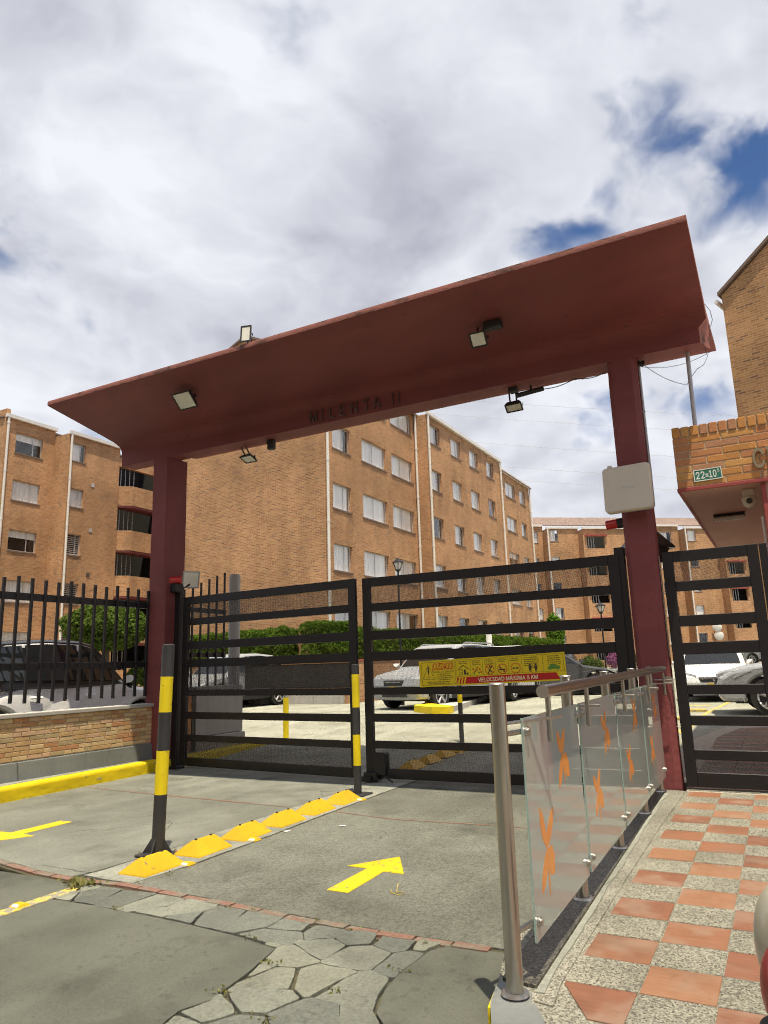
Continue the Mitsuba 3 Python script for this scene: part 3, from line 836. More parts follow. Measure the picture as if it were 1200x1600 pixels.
wr = np.random.default_rng(3)
lines = [outline(sbox(S(78), Z(0.93), S(342), Z(0.07)), 0.004), outline(sbox(S(350), Z(0.66), S(1118), Z(0.05)), 0.003)]
for x in (458, 550, 645, 738, 832, 978):
    lines.append(sbox(S(x) - 0.0015, Z(0.66), S(x) + 0.0015, Z(0.05)))
part(ws, 'ruling', [flat(p) for p in lines], 'sign_black')
tri = Polygon([(S(88), Z(0.72)), (S(180), Z(0.72)), (S(132), Z(0.16))])
part(ws, 'warning_triangle', [flat(outline(tri, 0.005)), flat(Polygon([(S(127), Z(0.26)), (S(139), Z(0.26)), (S(136), Z(0.53)), (S(130), Z(0.53))])), flat(Point(S(133), Z(0.62)).buffer(0.010))], 'sign_black')
part(ws, 'lettering', text('¡CUIDADO!', 0.088, SM @ frame((S(165), Z(0.37), 0.0055), X_, Y_, Z_), 0.0012, True, S(330) - S(165)), 'sign_red', label='red lettering reading ¡CUIDADO!')
part(ws, 'lettering', text('PUERTAS AUTOMATICAS', 0.022, SM @ frame((S(168), Z(0.485), 0.0055), X_, Y_, Z_), 0.0012, False, S(330) - S(168)), 'sign_black')
small = []
for f, a, b in ((0.56, 200, 300), (0.63, 205, 312), (0.70, 188, 318), (0.77, 215, 300), (0.85, 120, 300), (0.91, 132, 290)):
    small += words(S(a), S(b), f - 0.02, 0.014, wr)
for a, b, n in ((372, 438, 2), (470, 540, 3), (565, 632, 3), (660, 728, 2), (750, 818, 2), (845, 955, 5), (1010, 1100, 5)):
    for j in range(n):
        small += words(S(a + 6 * wr.random()), S(b - 12 * wr.random()), 0.12 + 0.072 * j, 0.014, wr)
part(ws, 'small_print', small, 'sign_black', kind='stuff')
house = [Polygon([(S(362), Z(0.40)), (S(404), Z(0.24)), (S(446), Z(0.40)), (S(446), Z(0.43)), (S(404), Z(0.275)), (S(362), Z(0.43))]), outline(sbox(S(372), Z(0.61), S(396), Z(0.42)), 0.006), sbox(S(408), Z(0.61), S(422), Z(0.42)), sbox(S(426), Z(0.61), S(440), Z(0.54)), sbox(S(378), Z(0.53), S(392), Z(0.515))]
part(ws, 'house_pictogram', [flat(p) for p in house], 'sign_black')
cans = []
for x, y in ((478, .42), (492, .50), (510, .38), (528, .44), (536, .54), (520, .56), (484, .58), (504, .46)):
    cans.append(flat(Polygon([(S(x - 7), Z(y)), (S(x), Z(y - 0.05)), (S(x + 7), Z(y)), (S(x + 2), Z(y + 0.04)), (S(x - 3), Z(y + 0.03))])))
part(ws, 'scatter_pictogram', cans[:5], 'sign_red')
part(ws, 'scatter_pictogram', cans[5:], 'sign_green')
rings, figs = [], []
for x in (600, 692, 787):
    c = Point(S(x), Z(0.475)).buffer(0.062)
    rings.append(flat(outline(c, 0.009)))
for x in (600, 692):
    a = LineString([(S(x) - 0.042, Z(0.475) + 0.042), (S(x) + 0.042, Z(0.475) - 0.042)]).buffer(0.0045)
    rings.append(flat(a))
figs += [flat(LineString([(S(600) - .02, Z(.6)), (S(600) - .004, Z(.5)), (S(600) + .012, Z(.42)), (S(600) + .03, Z(.37))]).buffer(.007), 0.0068), flat(Point(S(600) + .004, Z(.36)).buffer(.010), 0.0068), flat(LineString([(S(600) + .004, Z(.5)), (S(600) + .026, Z(.57))]).buffer(.006), 0.0068),
         flat(LineString([(S(692) - .04, Z(.50)), (S(692) + .03, Z(.50))]).buffer(.008), 0.0068), flat(Point(S(692) - .025, Z(.43)).buffer(.011), 0.0068), flat(Point(S(692) + .02, Z(.57)).buffer(.010), 0.0068),
         flat(sbox(S(787) - .042, Z(.50), S(787) - .006, Z(.45))), flat(sbox(S(787) + .006, Z(.50), S(787) + .042, Z(.45)))]
for x in (888, 928):
    figs += [flat(Point(S(x), Z(.385)).buffer(.013)), flat(Polygon([(S(x) - .016, Z(.56)), (S(x) + .016, Z(.56)), (S(x) + .018, Z(.43)), (S(x) - .018, Z(.43))])), flat(sbox(S(x) - .012, Z(.64), S(x) - .002, Z(.55))), flat(sbox(S(x) + .002, Z(.64), S(x) + .012, Z(.55)))]
figs.append(flat(LineString([(S(892), Z(.47)), (S(926), Z(.49))]).buffer(.006)))
part(ws, 'prohibition_ring', rings, 'sign_red')
part(ws, 'figure_pictogram', figs, 'sign_black')
part(ws, 'car_pictogram', [flat(Polygon([(S(1008), Z(.58)), (S(1092), Z(.58)), (S(1090), Z(.48)), (S(1070), Z(.46)), (S(1060), Z(.40)), (S(1030), Z(.40)), (S(1022), Z(.47)), (S(1008), Z(.49))])), flat(Point(S(1024), Z(.58)).buffer(.013)), flat(Point(S(1076), Z(.58)).buffer(.013))], 'sign_green')
part(ws, 'banner', [flat(Polygon([(S(352), Z(0.945)), (S(1085), Z(0.945)), (S(1062), Z(0.70)), (S(352), Z(0.70))]))], 'sign_red')
part(ws, 'banner_stripe', [flat(Polygon([(S(x), Z(0.945)), (S(x + 11), Z(0.945)), (S(x + 24), Z(0.70)), (S(x + 13), Z(0.70))]), 0.0069) for x in (356, 378, 400)], 'yellow_sign')
part(ws, 'lettering', text('VELOCIDAD MÁXIMA 5 KM', 0.05, SM @ frame((S(510), Z(0.90), 0.0069), X_, Y_, Z_), 0.0012, True, S(936) - S(510)), 'sign_white', label='pale lettering reading VELOCIDAD MÁXIMA 5 KM')


# ------------------------------------------------------------------ bollards
def bollard(x, y, label, bands, r=0.054, lean=(0, 0), base=True, group=None, gussets=True):
    k = thing('bollard', label, 'bollard', group)
    z = bands[0][0]
    for z0, z1, mat in bands:
        p, q = (x + lean[0] * z0, y + lean[1] * z0, z0), (x + lean[0] * z1, y + lean[1] * z1, z1)
        part(k, 'yellow_band' if 'yellow' in mat else 'black_band', rod(p, q, r, 20), mat, 40)
    zt = bands[-1][1]
    part(k, 'cap', lathe([(0, 0.012), (r * 0.7, 0.010), (r, 0.0), (r, -0.006)], 20, (x + lean[0] * zt, y + lean[1] * zt, zt)), 'black_tube', 40)
    if base:
        part(k, 'base_plate', bevel_box(x - 0.15, x + 0.15, y - 0.13, y + 0.13, 0.004, 0.022, 0.004), 'black_tube')
        for a in (0, 90, 180, 270) if gussets else ():
            g = extr([(r * 0.9, 0.0), (0.14, 0.0), (0.13, 0.02), (r * 0.95, 0.13)], 0.010, frame((0, 0, 0.022), X_, Z_, -Y_), -0.005)
            g.apply_transform(trimesh.transformations.rotation_matrix(math.radians(a + 20), (0, 0, 1)))
            g.apply_translation((x, y, 0))
            part(k, 'gusset', g, 'black_tube')
            bx, by = x + 0.12 * (1 if a in (0, 270) else -1), y + 0.10 * (1 if a < 100 else -1)
            part(k, 'bolt', rod((bx, by, 0.02), (bx, by, 0.045), 0.010, 6), 'steel_dull')
    return k


bollard(-5.16, 5.15, 'tall black and yellow banded bollard behind the nearest divider block', [(0.02, 0.52, 'black_tube'), (0.52, 0.90, 'yellow_tube'), (0.90, 1.24, 'black_tube'), (1.24, 1.56, 'yellow_tube'), (1.56, 1.85, 'black_tube')], 0.058, (0.022, 0.01))
bollard(-5.01, 8.42, 'black and yellow banded bollard before the middle of the gate', [(0.02, 0.36, 'black_tube'), (0.36, 0.74, 'yellow_tube'), (0.74, 1.08, 'black_tube'), (1.08, 1.50, 'yellow_tube'), (1.50, 1.62, 'black_tube')], 0.05, (0.0, 0.0), gussets=False)
bollard(-5.60, 13.30, 'slim black and yellow bollard in the yard seen below the warning sign', [(0.1, 0.50, 'black_tube'), (0.50, 0.64, 'yellow_tube'), (0.64, 0.86, 'black_tube'), (0.86, 1.02, 'yellow_tube'), (1.02, 1.28, 'black_tube')], 0.045, base=False)
bollard(-9.50, 13.05, 'yellow bollard in the yard seen through the left gate leaf', [(0.1, 0.52, 'yellow_tube'), (0.52, 0.60, 'yellow_faded'), (0.60, 1.0, 'yellow_tube')], 0.06, base=False)
bollard(-9.60, 20.30, 'short yellow post on the tip of the yard island', [(0.4, 1.05, 'yellow_tube')], 0.08, base=False)


# ------------------------------------------------------------------ sidewalk with chequered tiles
SZ = 0.10
edge_l = lambda y: -1.225 - (y - 3.6) * 0.0345
sw_poly = Polygon([(-1.36, 3.42), (-1.395, 3.58), (-1.57, 4.26)] + [(edge_l(y) - 0.20, y) for y in (5, 7, 9.3)] + [(-1.6, 9.34), (-0.05, 9.34), (14, 9.34), (14, -6), (0.3, -6), (-0.72, 1.9), (-1.1, 2.75)])
sw = thing('sidewalk', 'chequered sidewalk of red clay and pebble tiles right of the railing', 'sidewalk', kind='structure')
put(sw, extr(sw_poly, 0.14, None, SZ - 0.146), 'pebble_tile')
tx0, ty0, tw, tl = -0.79, 3.795, 0.334, 0.3455
inner = Polygon([(-1.125, 3.77), (-0.915, 3.41), (-0.50, 2.6), (0.9, -1), (3.2, -1), (3.2, 9.30), (-1.20, 9.30), (-1.19, 7.0), (-1.16, 5.0), (-1.13, 3.80)])
tv = {}
for iy in range(-12, 17):
    for ix in range(-2, 9):
        x0, y0 = tx0 + ix * tw - 0.0042 * (iy - 2) * 0 + (-0.0025 * iy if iy > 0 else 0), ty0 + iy * tl
        cell = sbox(x0 + 0.004, y0 + 0.004, x0 + tw - 0.004, y0 + tl - 0.004)
        g = cell.intersection(inner)
        if g.is_empty or g.area < 0.3 * cell.area or x0 > 1.6:
            continue
        red = (ix + iy) % 2 == 0
        i = int(sr.integers(3))
        h = sr.uniform(-0.0015, 0.0015)
        if g.area > cell.area * 0.999:
            kk = (red, i if red else 0)
            if kk not in tv:
                tv[kk] = mikit.ply(bevel_box(0.004, tw - 0.004, 0.004, tl - 0.004, -0.02, 0.0, 0.002), f'mat_clay_tile_{i}' if red else 'mat_pebble_tile')
            key = numbered(sw + ('__clay_tile' if red else '__pebble_tile'))
            scene[key] = {**tv[kk], 'to_world': T4().translate([float(x0), float(y0), SZ + float(h)])}
        elif g.geom_type == 'Polygon':
            part(sw, 'clay_tile' if red else 'pebble_tile', extr(g, 0.02, None, SZ - 0.02 + h), f'clay_tile_{i}' if red else 'pebble_tile')
# cement border with a crack, dark terrazzo strip under the glass
bl = [(edge_l(y), y) for y in np.linspace(3.62, 9.33, 60)]
cr = [(x + 0.045 + 0.018 * (meshkit.fbm(np.array([[y * 4, 0, 0]]), 3, 8)[0] - 0.5) * 2, y) for x, y in bl]
b1_ = Polygon([(x + 0.006, y) for x, y in bl] + [(x - 0.004, y) for x, y in cr[::-1]])
ib = [(-1.13, 3.75), (-1.16, 5.0), (-1.19, 7.0), (-1.20, 9.30)]
b2_ = Polygon([(x + 0.004, y) for x, y in cr] + [(-1.204, 9.30), (-1.194, 7.0), (-1.164, 5.0), (-1.134, 3.75), (-1.104, 3.505), (-1.19, 3.52)])
nose = Polygon([(-1.37, 3.43), (-1.40, 3.58), (-1.41, 3.66), (-1.30, 3.66), (-1.23, 3.60), (-1.20, 3.50), (-1.17, 3.48), (-1.10, 3.36), (-0.86, 2.6), (-0.56, 1.6), (-0.70, 1.6), (-1.1, 2.75)])
part(sw, 'border', extr(b1_.buffer(0), 0.03, None, SZ - 0.03), 'pale_mortar')
part(sw, 'border', extr(wobble(b2_.buffer(0), 0.002, 2), 0.03, None, SZ - 0.028), 'pebble_tile')
part(sw, 'nose', extr(nose.buffer(0), 0.03, None, SZ - 0.029), 'grey_render')
ter = Polygon([(edge_l(y), y) for y in (3.66, 5, 7, 9.33)] + [(edge_l(y) - 0.185, y) for y in (9.33, 7, 5, 3.9)] + [(-1.40, 3.68)])
part(sw, 'terrazzo_strip', extr(ter, 0.12, None, -0.01), 'dark_terrazzo')
part(sw, 'yellow_edge', extr(Polygon([(-1.372, 3.40), (-1.405, 3.58), (-1.395, 3.58), (-1.36, 3.40)]), 0.09, None, 0.0), 'yellow_kerb')
# red banded paving inside the passage
pas = thing('passage_paving', 'shaded pink and grey banded paving behind the pedestrian gate', 'paving', kind='structure')
pp = Polygon([(-1.62, 9.9), (-1.60, 11.5), (-1.50, 13.6), (-1.15, 15.0), (-0.6, 15.3), (0.6, 15.3), (0.6, 9.36), (-1.2, 9.36), (-1.24, 9.9)])
m_ = extr(pp, 0.12, None, -0.03)
v_ = m_.vertices.copy(); v_[:, 2] += 0.042 * np.clip(v_[:, 1] - 9.6, 0, 9); m_.vertices = v_
put(pas, m_, 'tile_joint')
for iy in range(17):
    y0 = 9.40 + iy * 0.345
    for ix in range(4):
        for j in range(2):
            x0 = -1.19 + ix * 0.42
            g = sbox(x0 + 0.005, y0 + j * 0.172 + 0.004, x0 + 0.415, y0 + j * 0.172 + 0.168).intersection(pp.buffer(-0.28 if y0 > 11 else -0.01))
            if g.is_empty or g.geom_type != 'Polygon' or g.area < 0.01:
                continue
            mp_ = extr(g, 0.02, None, 0.078 + sr.uniform(-0.001, 0.001))
            v_ = mp_.vertices.copy(); v_[:, 2] += 0.042 * np.clip(v_[:, 1] - 9.6, 0, 9); mp_.vertices = v_
            part(pas, 'paver', mp_, 'clay_tile_0' if (j + ix * 0) % 2 else 'pebble_tile')


# ------------------------------------------------------------------ glass railing
ra = thing('glass_railing', 'steel railing with frosted glass panels between sidewalk and driveway', 'railing')
pxy = [(-1.285, 3.53), (-1.335, 5.02), (-1.375, 6.42), (-1.415, 7.87), (-1.445, 9.16)]
for i, (x, y) in enumerate(pxy):
    part(ra, 'post', rod((x, y, 0.10), (x, y, 1.495), 0.038 if i else 0.040, 24), 'steel', 40)
    part(ra, 'post_cap', lathe([(0, 0.006), (0.036, 0.004), (0.042, -0.002)], 24, (x, y, 1.495)), 'steel_dull', 40)
    part(ra, 'post_foot', lathe([(0.043, 0.012), (0.062, 0.010), (0.066, 0.0)], 24, (x, y, SZ + 0.011)), 'steel_dull', 40)
hx = lambda y: -1.185 - (y - 3.97) * 0.0205
part(ra, 'handrail', rod((hx(3.97), 3.97, 1.437), (hx(9.22), 9.22, 1.472), 0.034, 24), 'steel', 40)
part(ra, 'handrail_cap', rod((hx(3.97), 3.962, 1.437), (hx(3.97), 3.970, 1.437), 0.0355, 24), 'steel_dull', 40)
for i, (x, y) in enumerate(pxy):
    yh = max(y + 0.02, 4.06) if i == 0 else y + 0.02
    zc = 1.30
    xh = hx(yh)
    # upright under the handrail and the thin arm to the post
    part(ra, 'upright', rod((xh, yh, 1.17), (xh, yh, 1.42), 0.016, 12), 'steel', 40)
    part(ra, 'arm', rod((x, y, zc), (xh + 0.07 * (xh - x) / 0.11, yh + 0.04 * (yh - y), zc), 0.0085, 10), 'steel', 40)
gx = lambda y: -1.222 - (y - 3.69) * 0.0272
panels = [(3.70, 4.93), (5.0, 6.34), (6.41, 7.78), (7.85, 9.12)]
for i, (ya, yb) in enumerate(panels):
    a, b = np.array([gx(ya), ya, 0.275]), np.array([gx(yb), yb, 0.275])
    t = (b - a) / np.linalg.norm(b - a)
    Lp = np.linalg.norm(b - a)
    nrm = np.array([t[1], -t[0], 0])
    GM = frame(a, t, Z_, nrm)
    pk = part(ra, 'glass_panel', extr(sbox(0, 0, Lp, 1.04), 0.0008, GM, 0.0), 'frosted_glass')
    part(pk, 'edge', [extr(outline(sbox(0.003, 0.003, Lp - 0.003, 1.037), 0.006), 0.009, GM, -0.0092)], 'glass_edge')

    def flower(cx, cz, s, ang, seed):
        r = np.random.default_rng(seed)
        out = []
        for th, ln, wd in ((60, 1.0, 0.26), (120, 1.05, 0.28), (84, 0.5, 0.15), (240, 1.1, 0.27), (306, 0.95, 0.46), (272, 1.15, 0.09)):
            th = math.radians(th + ang + r.uniform(-8, 8))
            L = s * ln * r.uniform(0.85, 1.1)
            d = np.array([1.35 * math.cos(th), math.sin(th)])
            e = np.array([-d[1], d[0]])
            c = np.array([cx, cz])
            pts = [c + d * 0.02 * s, c + d * L * 0.35 + e * wd * s * 0.7, c + d * L * 0.72 + e * wd * s * 0.62, c + d * L, c + d * L * 0.75 - e * wd * s * 0.5, c + d * L * 0.3 - e * wd * s * 0.45]
            out.append(extr(Polygon(pts).buffer(0.004), 0.0006, GM, 0.0012))
        return out
    for j, (fx_, fz_, sc, an) in enumerate([[(0.77, 0.78, 0.17, 2), (0.30, 0.36, 0.20, -6)], [(0.78, 0.80, 0.16, 10), (0.36, 0.42, 0.17, 4)], [(0.80, 0.82, 0.16, 0), (0.36, 0.44, 0.16, 5)], [(0.86, 0.80, 0.16, 6), (0.40, 0.40, 0.16, -4)]][i]):
        part(pk, 'decal', flower(fx_ * Lp / 1.25, fz_, sc, an, 10 * i + j), 'decal')
    for yy in (ya + 0.045, yb - 0.045):
        for zz in (0.36, 1.25):
            q = np.array([gx(yy), yy, zz]) + nrm * 0.002
            part(ra, 'glass_clamp', [rod(q, q + nrm * 0.012, 0.024, 14), rod(q + nrm * 0.012, q + nrm * 0.022, 0.017, 14), rod(q - nrm * 0.012, q - nrm * 0.022, 0.024, 14)], 'steel_dull', 40)
for i, (x, y) in enumerate(pxy):
    for zz in (0.36, 1.25):
        for yy in ([y + 0.21] if i == 0 else ([y - 0.09] if i == 4 else [y - 0.135, y + 0.03])):
            part(ra, 'standoff', rod((x, y, zz), (gx(yy) - 0.014, yy, zz), 0.014, 12), 'steel', 40)
# wall fixing disc on the pillar
wf = np.array([-1.262, 9.345, 1.335])
part(ra, 'fixing', [rod(wf, wf - 0.012 * Y_, 0.045, 16), rod(wf - 0.012 * Y_ - 0.16 * X_, wf - 0.012 * Y_ + 0.07 * X_, 0.007, 8), rod(wf + np.array([0.045, -0.012, -0.12]), wf + np.array([0.045, -0.012, 0.03]), 0.010, 8)], 'steel_dull', 40)


# ------------------------------------------------------------------ lights and boxes on the gateway
def floodlight(name, label, c, right, up, w, h, d, stem=None, face='lamp_face'):
    """Housing, glass face, bracket; c is the centre of the face, which looks along right x up."""
    k = thing(name, label, 'floodlight')
    right, up, c = np.array(right, float), np.array(up, float), np.array(c, float)
    right /= np.linalg.norm(right)
    nrm = np.cross(right, up); nrm /= np.linalg.norm(nrm)
    up = np.cross(nrm, right)
    M = frame(c, right, up, nrm)
    hs = hull([(sx * w / 2, sy * h / 2, 0) for sx in (-1, 1) for sy in (-1, 1)] + [(sx * w * 0.36, sy * h * 0.36, -d) for sx in (-1, 1) for sy in (-1, 1)])
    hs.apply_transform(M)
    part(k, 'housing', hs, 'black_plastic')
    rim = extr(outline(sbox(-w / 2 + .008, -h / 2 + .008, w / 2 - .008, h / 2 - .008), 0.022), 0.012, M, 0.0005)
    part(k, 'rim', rim, 'black_plastic')
    part(k, 'glass', extr(sbox(-w / 2 + .014, -h / 2 + .014, w / 2 - .014, h / 2 - .014), 0.006, M, 0.0005), face)
    for sx in (-1, 1):
        q = hull([(sx * (w / 2 + .006), -0.02, -d), (sx * (w / 2 + .006), 0.02, -d), (sx * (w / 2 + .006), -0.02, 0.0), (sx * (w / 2 + .006), 0.02, 0.0), (sx * (w / 2 + .012), 0, -d / 2)])
        q.apply_transform(M)
        part(k, 'bracket', q, 'black_plastic')
    if stem is not None:
        part(k, 'stem', [rod(c - nrm * d * 0.6 + a * right * w * 0.2, np.array(stem) + a * right * w * 0.2, 0.012, 8) for a in (-1, 1)], 'black_plastic')
    return k


uslope = np.array([0, 0.98, -0.19])                 # direction down the canopy underside, towards the beam
floodlight('floodlight', 'square floodlight under the left end of the canopy', (-7.92, 8.18, 5.83), (1, 0.1, 0.05), (0.1, -0.75, 0.66), 0.34, 0.30, 0.10, (-7.98, 8.40, 5.99))
k = floodlight('floodlight', 'square floodlight under the right half of the canopy', (-3.03, 8.42, 5.74), (1, 0, -0.03), (0, -0.6, 0.8), 0.22, 0.20, 0.10, (-3.03, 8.55, 5.97))
part(k, 'sensor', bevel_box(-2.96, -2.72, 8.42, 8.54, 5.86, 5.96, 0.01), 'black_plastic')
floodlight('floodlight', 'small floodlight standing on the front edge of the canopy', (-6.30, 7.70, 6.36), (1, 0.3, 0), (0.05, 0.12, 1), 0.16, 0.26, 0.06, (-6.30, 7.86, 6.19))
floodlight('floodlight', 'floodlight hanging on brackets below the left half of the beam', (-7.92, 9.78, 5.245), (1, -0.05, 0), (0, -0.93, 0.36), 0.26, 0.20, 0.05, (-7.94, 9.66, 5.44))
floodlight('floodlight', 'floodlight hanging below the right half of the beam', (-3.02, 9.72, 5.20), (1, 0.12, 0.05), (0.1, -0.88, 0.46), 0.24, 0.16, 0.07, (-3.0, 9.62, 5.44))
one('junction_box', 'small black box under the beam near the gateway centre', 'junction box', [bevel_box(-7.34, -7.22, 9.55, 9.65, 5.26, 5.43, 0.01), rod((-7.38, 9.6, 5.40), (-7.28, 9.6, 5.42), 0.02, 8)], 'black_plastic')
k = thing('camera_bullet', 'black bullet camera under the beam near the right pillar', 'camera')
part(k, 'body', rod((-2.92, 9.55, 5.30), (-2.55, 9.66, 5.37), 0.035, 12), 'black_plastic', 40)
part(k, 'mount', rod((-2.72, 9.61, 5.34), (-2.72, 9.61, 5.44), 0.015, 8), 'black_plastic')
part(k, 'bracket', bevel_box(-3.02, -2.9, 9.5, 9.62, 5.36, 5.44, 0.01), 'black_plastic')


def sag(p, q, s, n=14):
    p, q = np.array(p, float), np.array(q, float)
    t = np.linspace(0, 1, n)[:, None]
    return p + (q - p) * t - np.array([0, 0, 1.0]) * (4 * s * t * (1 - t))


one('cable', 'thin black cable running under the beam towards the right pillar', 'cable', path_tube(np.vstack([sag((-2.55, 9.66, 5.36), (-2.1, 9.62, 5.40), 0.03), sag((-2.09, 9.62, 5.40), (-1.62, 9.6, 5.42), 0.05)]), 0.006, 6), 'cable')
one('cable', 'loose cable looping from the canopy end to the steel pole', 'cable', path_tube(np.vstack([sag((-1.22, 9.6, 5.43), (-0.70, 9.75, 5.05), 0.06), [(-0.62, 9.72, 5.15), (-0.55, 9.7, 5.22), (-0.47, 9.66, 5.24), (-0.41, 9.62, 5.33), (-0.43, 9.6, 5.43)]]), 0.0035, 6), 'cable')
one('cable', 'short cable hooked behind the canopy end at the right', 'cable', path_tube([(-0.345, 9.1, 5.80), (-0.30, 9.2, 5.74), (-0.29, 9.25, 5.64), (-0.32, 9.3, 5.58), (-0.345, 9.33, 5.62)], 0.0035, 6), 'cable')
one('cable', 'thin cable from right pillar conduit to the pole', 'cable', path_tube(sag((-1.24, 9.55, 5.36), (-0.36, 9.7, 5.42), 0.10), 0.003, 6), 'cable')
one('steel_pole', 'thin grey steel pole from gatehouse parapet up to the beam', 'pole', rod((-0.655, 9.60, 4.30), (-0.640, 9.60, 5.44), 0.026, 12), 'grey_metal', 40)
k = thing('conduit', 'grey conduit pipe running up the right pillar beside the antenna box', 'conduit')
part(k, 'pipe', path_tube([(-1.232, 9.50, 3.9), (-1.232, 9.50, 5.28), (-1.225, 9.49, 5.36), (-1.20, 9.47, 5.40)], 0.017, 10), 'grey_metal', 40)
part(k, 'head', hull([(-1.24, 9.44, 5.35), (-1.15, 9.44, 5.33), (-1.24, 9.50, 5.42), (-1.15, 9.50, 5.40), (-1.18, 9.47, 5.30)]), 'black_plastic')
part(k, 'clip', bevel_box(-1.262, -1.212, 9.48, 9.52, 4.70, 4.72, 0.003), 'grey_metal')

# antenna box
ab = thing('antenna_box', 'beige flat antenna reader box mounted on the right pillar', 'antenna box')
th = math.radians(-6)
bxr = np.array([math.cos(th), math.sin(th), 0]); bn = np.array([math.sin(th), -math.cos(th), 0])
BM = frame(np.array([-1.478, 9.19, 3.665]), bxr, np.array([0, 0.06, 1.0]) / np.linalg.norm([0, 0.06, 1]), bn)
rr = sbox(-0.29, -0.29, 0.29, 0.29).buffer(-0.05).buffer(0.05)
fr = [(p[0], p[1], 0.05) for p in rr.buffer(-0.012).exterior.coords] + [(p[0], p[1], 0.035) for p in rr.exterior.coords] + [(p[0], p[1], -0.03) for p in rr.exterior.coords]
bm = hull(fr); bm.apply_transform(BM)
part(ab, 'cover', bm, 'cream_plastic', 30)
bk = hull([(p[0] * 1.02, p[1] * 1.02, z) for p in rr.exterior.coords for z in (-0.055, -0.032)]); bk.apply_transform(BM)
part(ab, 'back_shell', bk, 'grey_metal')
part(ab, 'lettering', text('ZKTeco', 0.036, BM @ frame((-0.05, -0.015, 0.0502), X_, Y_, Z_), 0.001, True, 0.135), 'grey_metal')
part(ab, 'cable_gland', rod((BM @ [-0.2, 0.28, 0, 1])[:3], (BM @ [-0.2, 0.32, 0, 1])[:3], 0.03, 10), 'cream_plastic')
brk = bevel_box(-1.55, -1.38, 9.24, 9.35, 3.55, 3.8, 0.005)
part(ab, 'bracket', brk, 'grey_metal')

sb = thing('siren_light', 'red cylindrical siren light left of the right pillar under the antenna box', 'siren light')
part(sb, 'lens', rod((-1.84, 9.52, 3.285), (-1.70, 9.52, 3.295), 0.062, 18), 'lens_red', 40)
part(sb, 'lens_tip', lathe([(0, 0.0), (0.04, 0.0), (0.062, 0.0)], 18), 'lens_red')
del scene[sb + '__lens_tip']
part(sb, 'base', rod((-1.70, 9.52, 3.295), (-1.60, 9.52, 3.30), 0.066, 18), 'black_plastic', 40)
lan = thing('gate_lantern', 'black lantern with pyramid hood half hidden behind the right pillar', 'lantern')
cx_, cy_ = -1.45, 9.95
hd = hull([(cx_ + 0.36 * math.cos(a), cy_ + 0.36 * math.sin(a), 3.00) for a in np.arange(6) * math.pi / 3] + [(cx_ + 0.37 * math.cos(a), cy_ + 0.37 * math.sin(a), 2.975) for a in np.arange(6) * math.pi / 3] + [(cx_ + 0.10 * math.cos(a), cy_ + 0.10 * math.sin(a), 3.28) for a in np.arange(6) * math.pi / 3])
part(lan, 'hood', hd, 'black_paint')
part(lan, 'finial', lathe([(0, 0.20), (0.03, 0.16), (0.015, 0.1), (0.05, 0.03), (0.09, 0.0)], 10, (cx_, cy_, 3.28)), 'black_paint', 40)
part(lan, 'body', hull([(cx_ + r * math.cos(a), cy_ + r * math.sin(a), z) for a in np.arange(6) * math.pi / 3 for r, z in ((0.29, 2.975), (0.20, 2.80))]), 'black_paint')
part(lan, 'post', rod((cx_, cy_, 0.0), (cx_, cy_, 2.80), 0.05, 10), 'black_paint', 40)

# beacon on the left hinge post
bc = thing('siren_light', 'round red beacon on a black box at the left hinge post', 'siren light')
part(bc, 'box', bevel_box(-9.47, -9.25, 9.48, 9.69, 2.972, 3.13, 0.02), 'black_plastic')
part(bc, 'lens', rod((-9.43, 9.51, 3.19), (-9.26, 9.61, 3.19), 0.066, 18), 'lens_red', 40)
part(bc, 'white_end', rod((-9.47, 9.488, 3.19), (-9.431, 9.51, 3.19), 0.056, 18), 'lens_clear', 40)
pb = thing('floodlight', 'pale grey floodlight tilted upward beside the red beacon at the left pillar', 'floodlight')
fm = frame(np.array([-9.16, 9.74, 3.20]), np.array([0.55, 0.835, 0.0]), np.array([0.25, -0.165, 0.954]), np.cross([0.55, 0.835, 0.0], [0.25, -0.165, 0.954]))
q = hull([(a * 0.15, b * 0.155, c) for a in (-1, 1) for b in (-1, 1) for c in (0, 0.0)] + [(a * 0.09, b * 0.08, -0.08) for a in (-1, 1) for b in (-1, 1)]); q.apply_transform(fm)
part(pb, 'housing', q, 'grey_metal')
part(pb, 'glass', extr(sbox(-0.125, -0.13, 0.125, 0.13), 0.006, fm, 0.001), 'lamp_face')
part(pb, 'bracket', rod((-9.30, 9.66, 3.05), (-9.18, 9.74, 3.12), 0.02, 8), 'black_plastic')


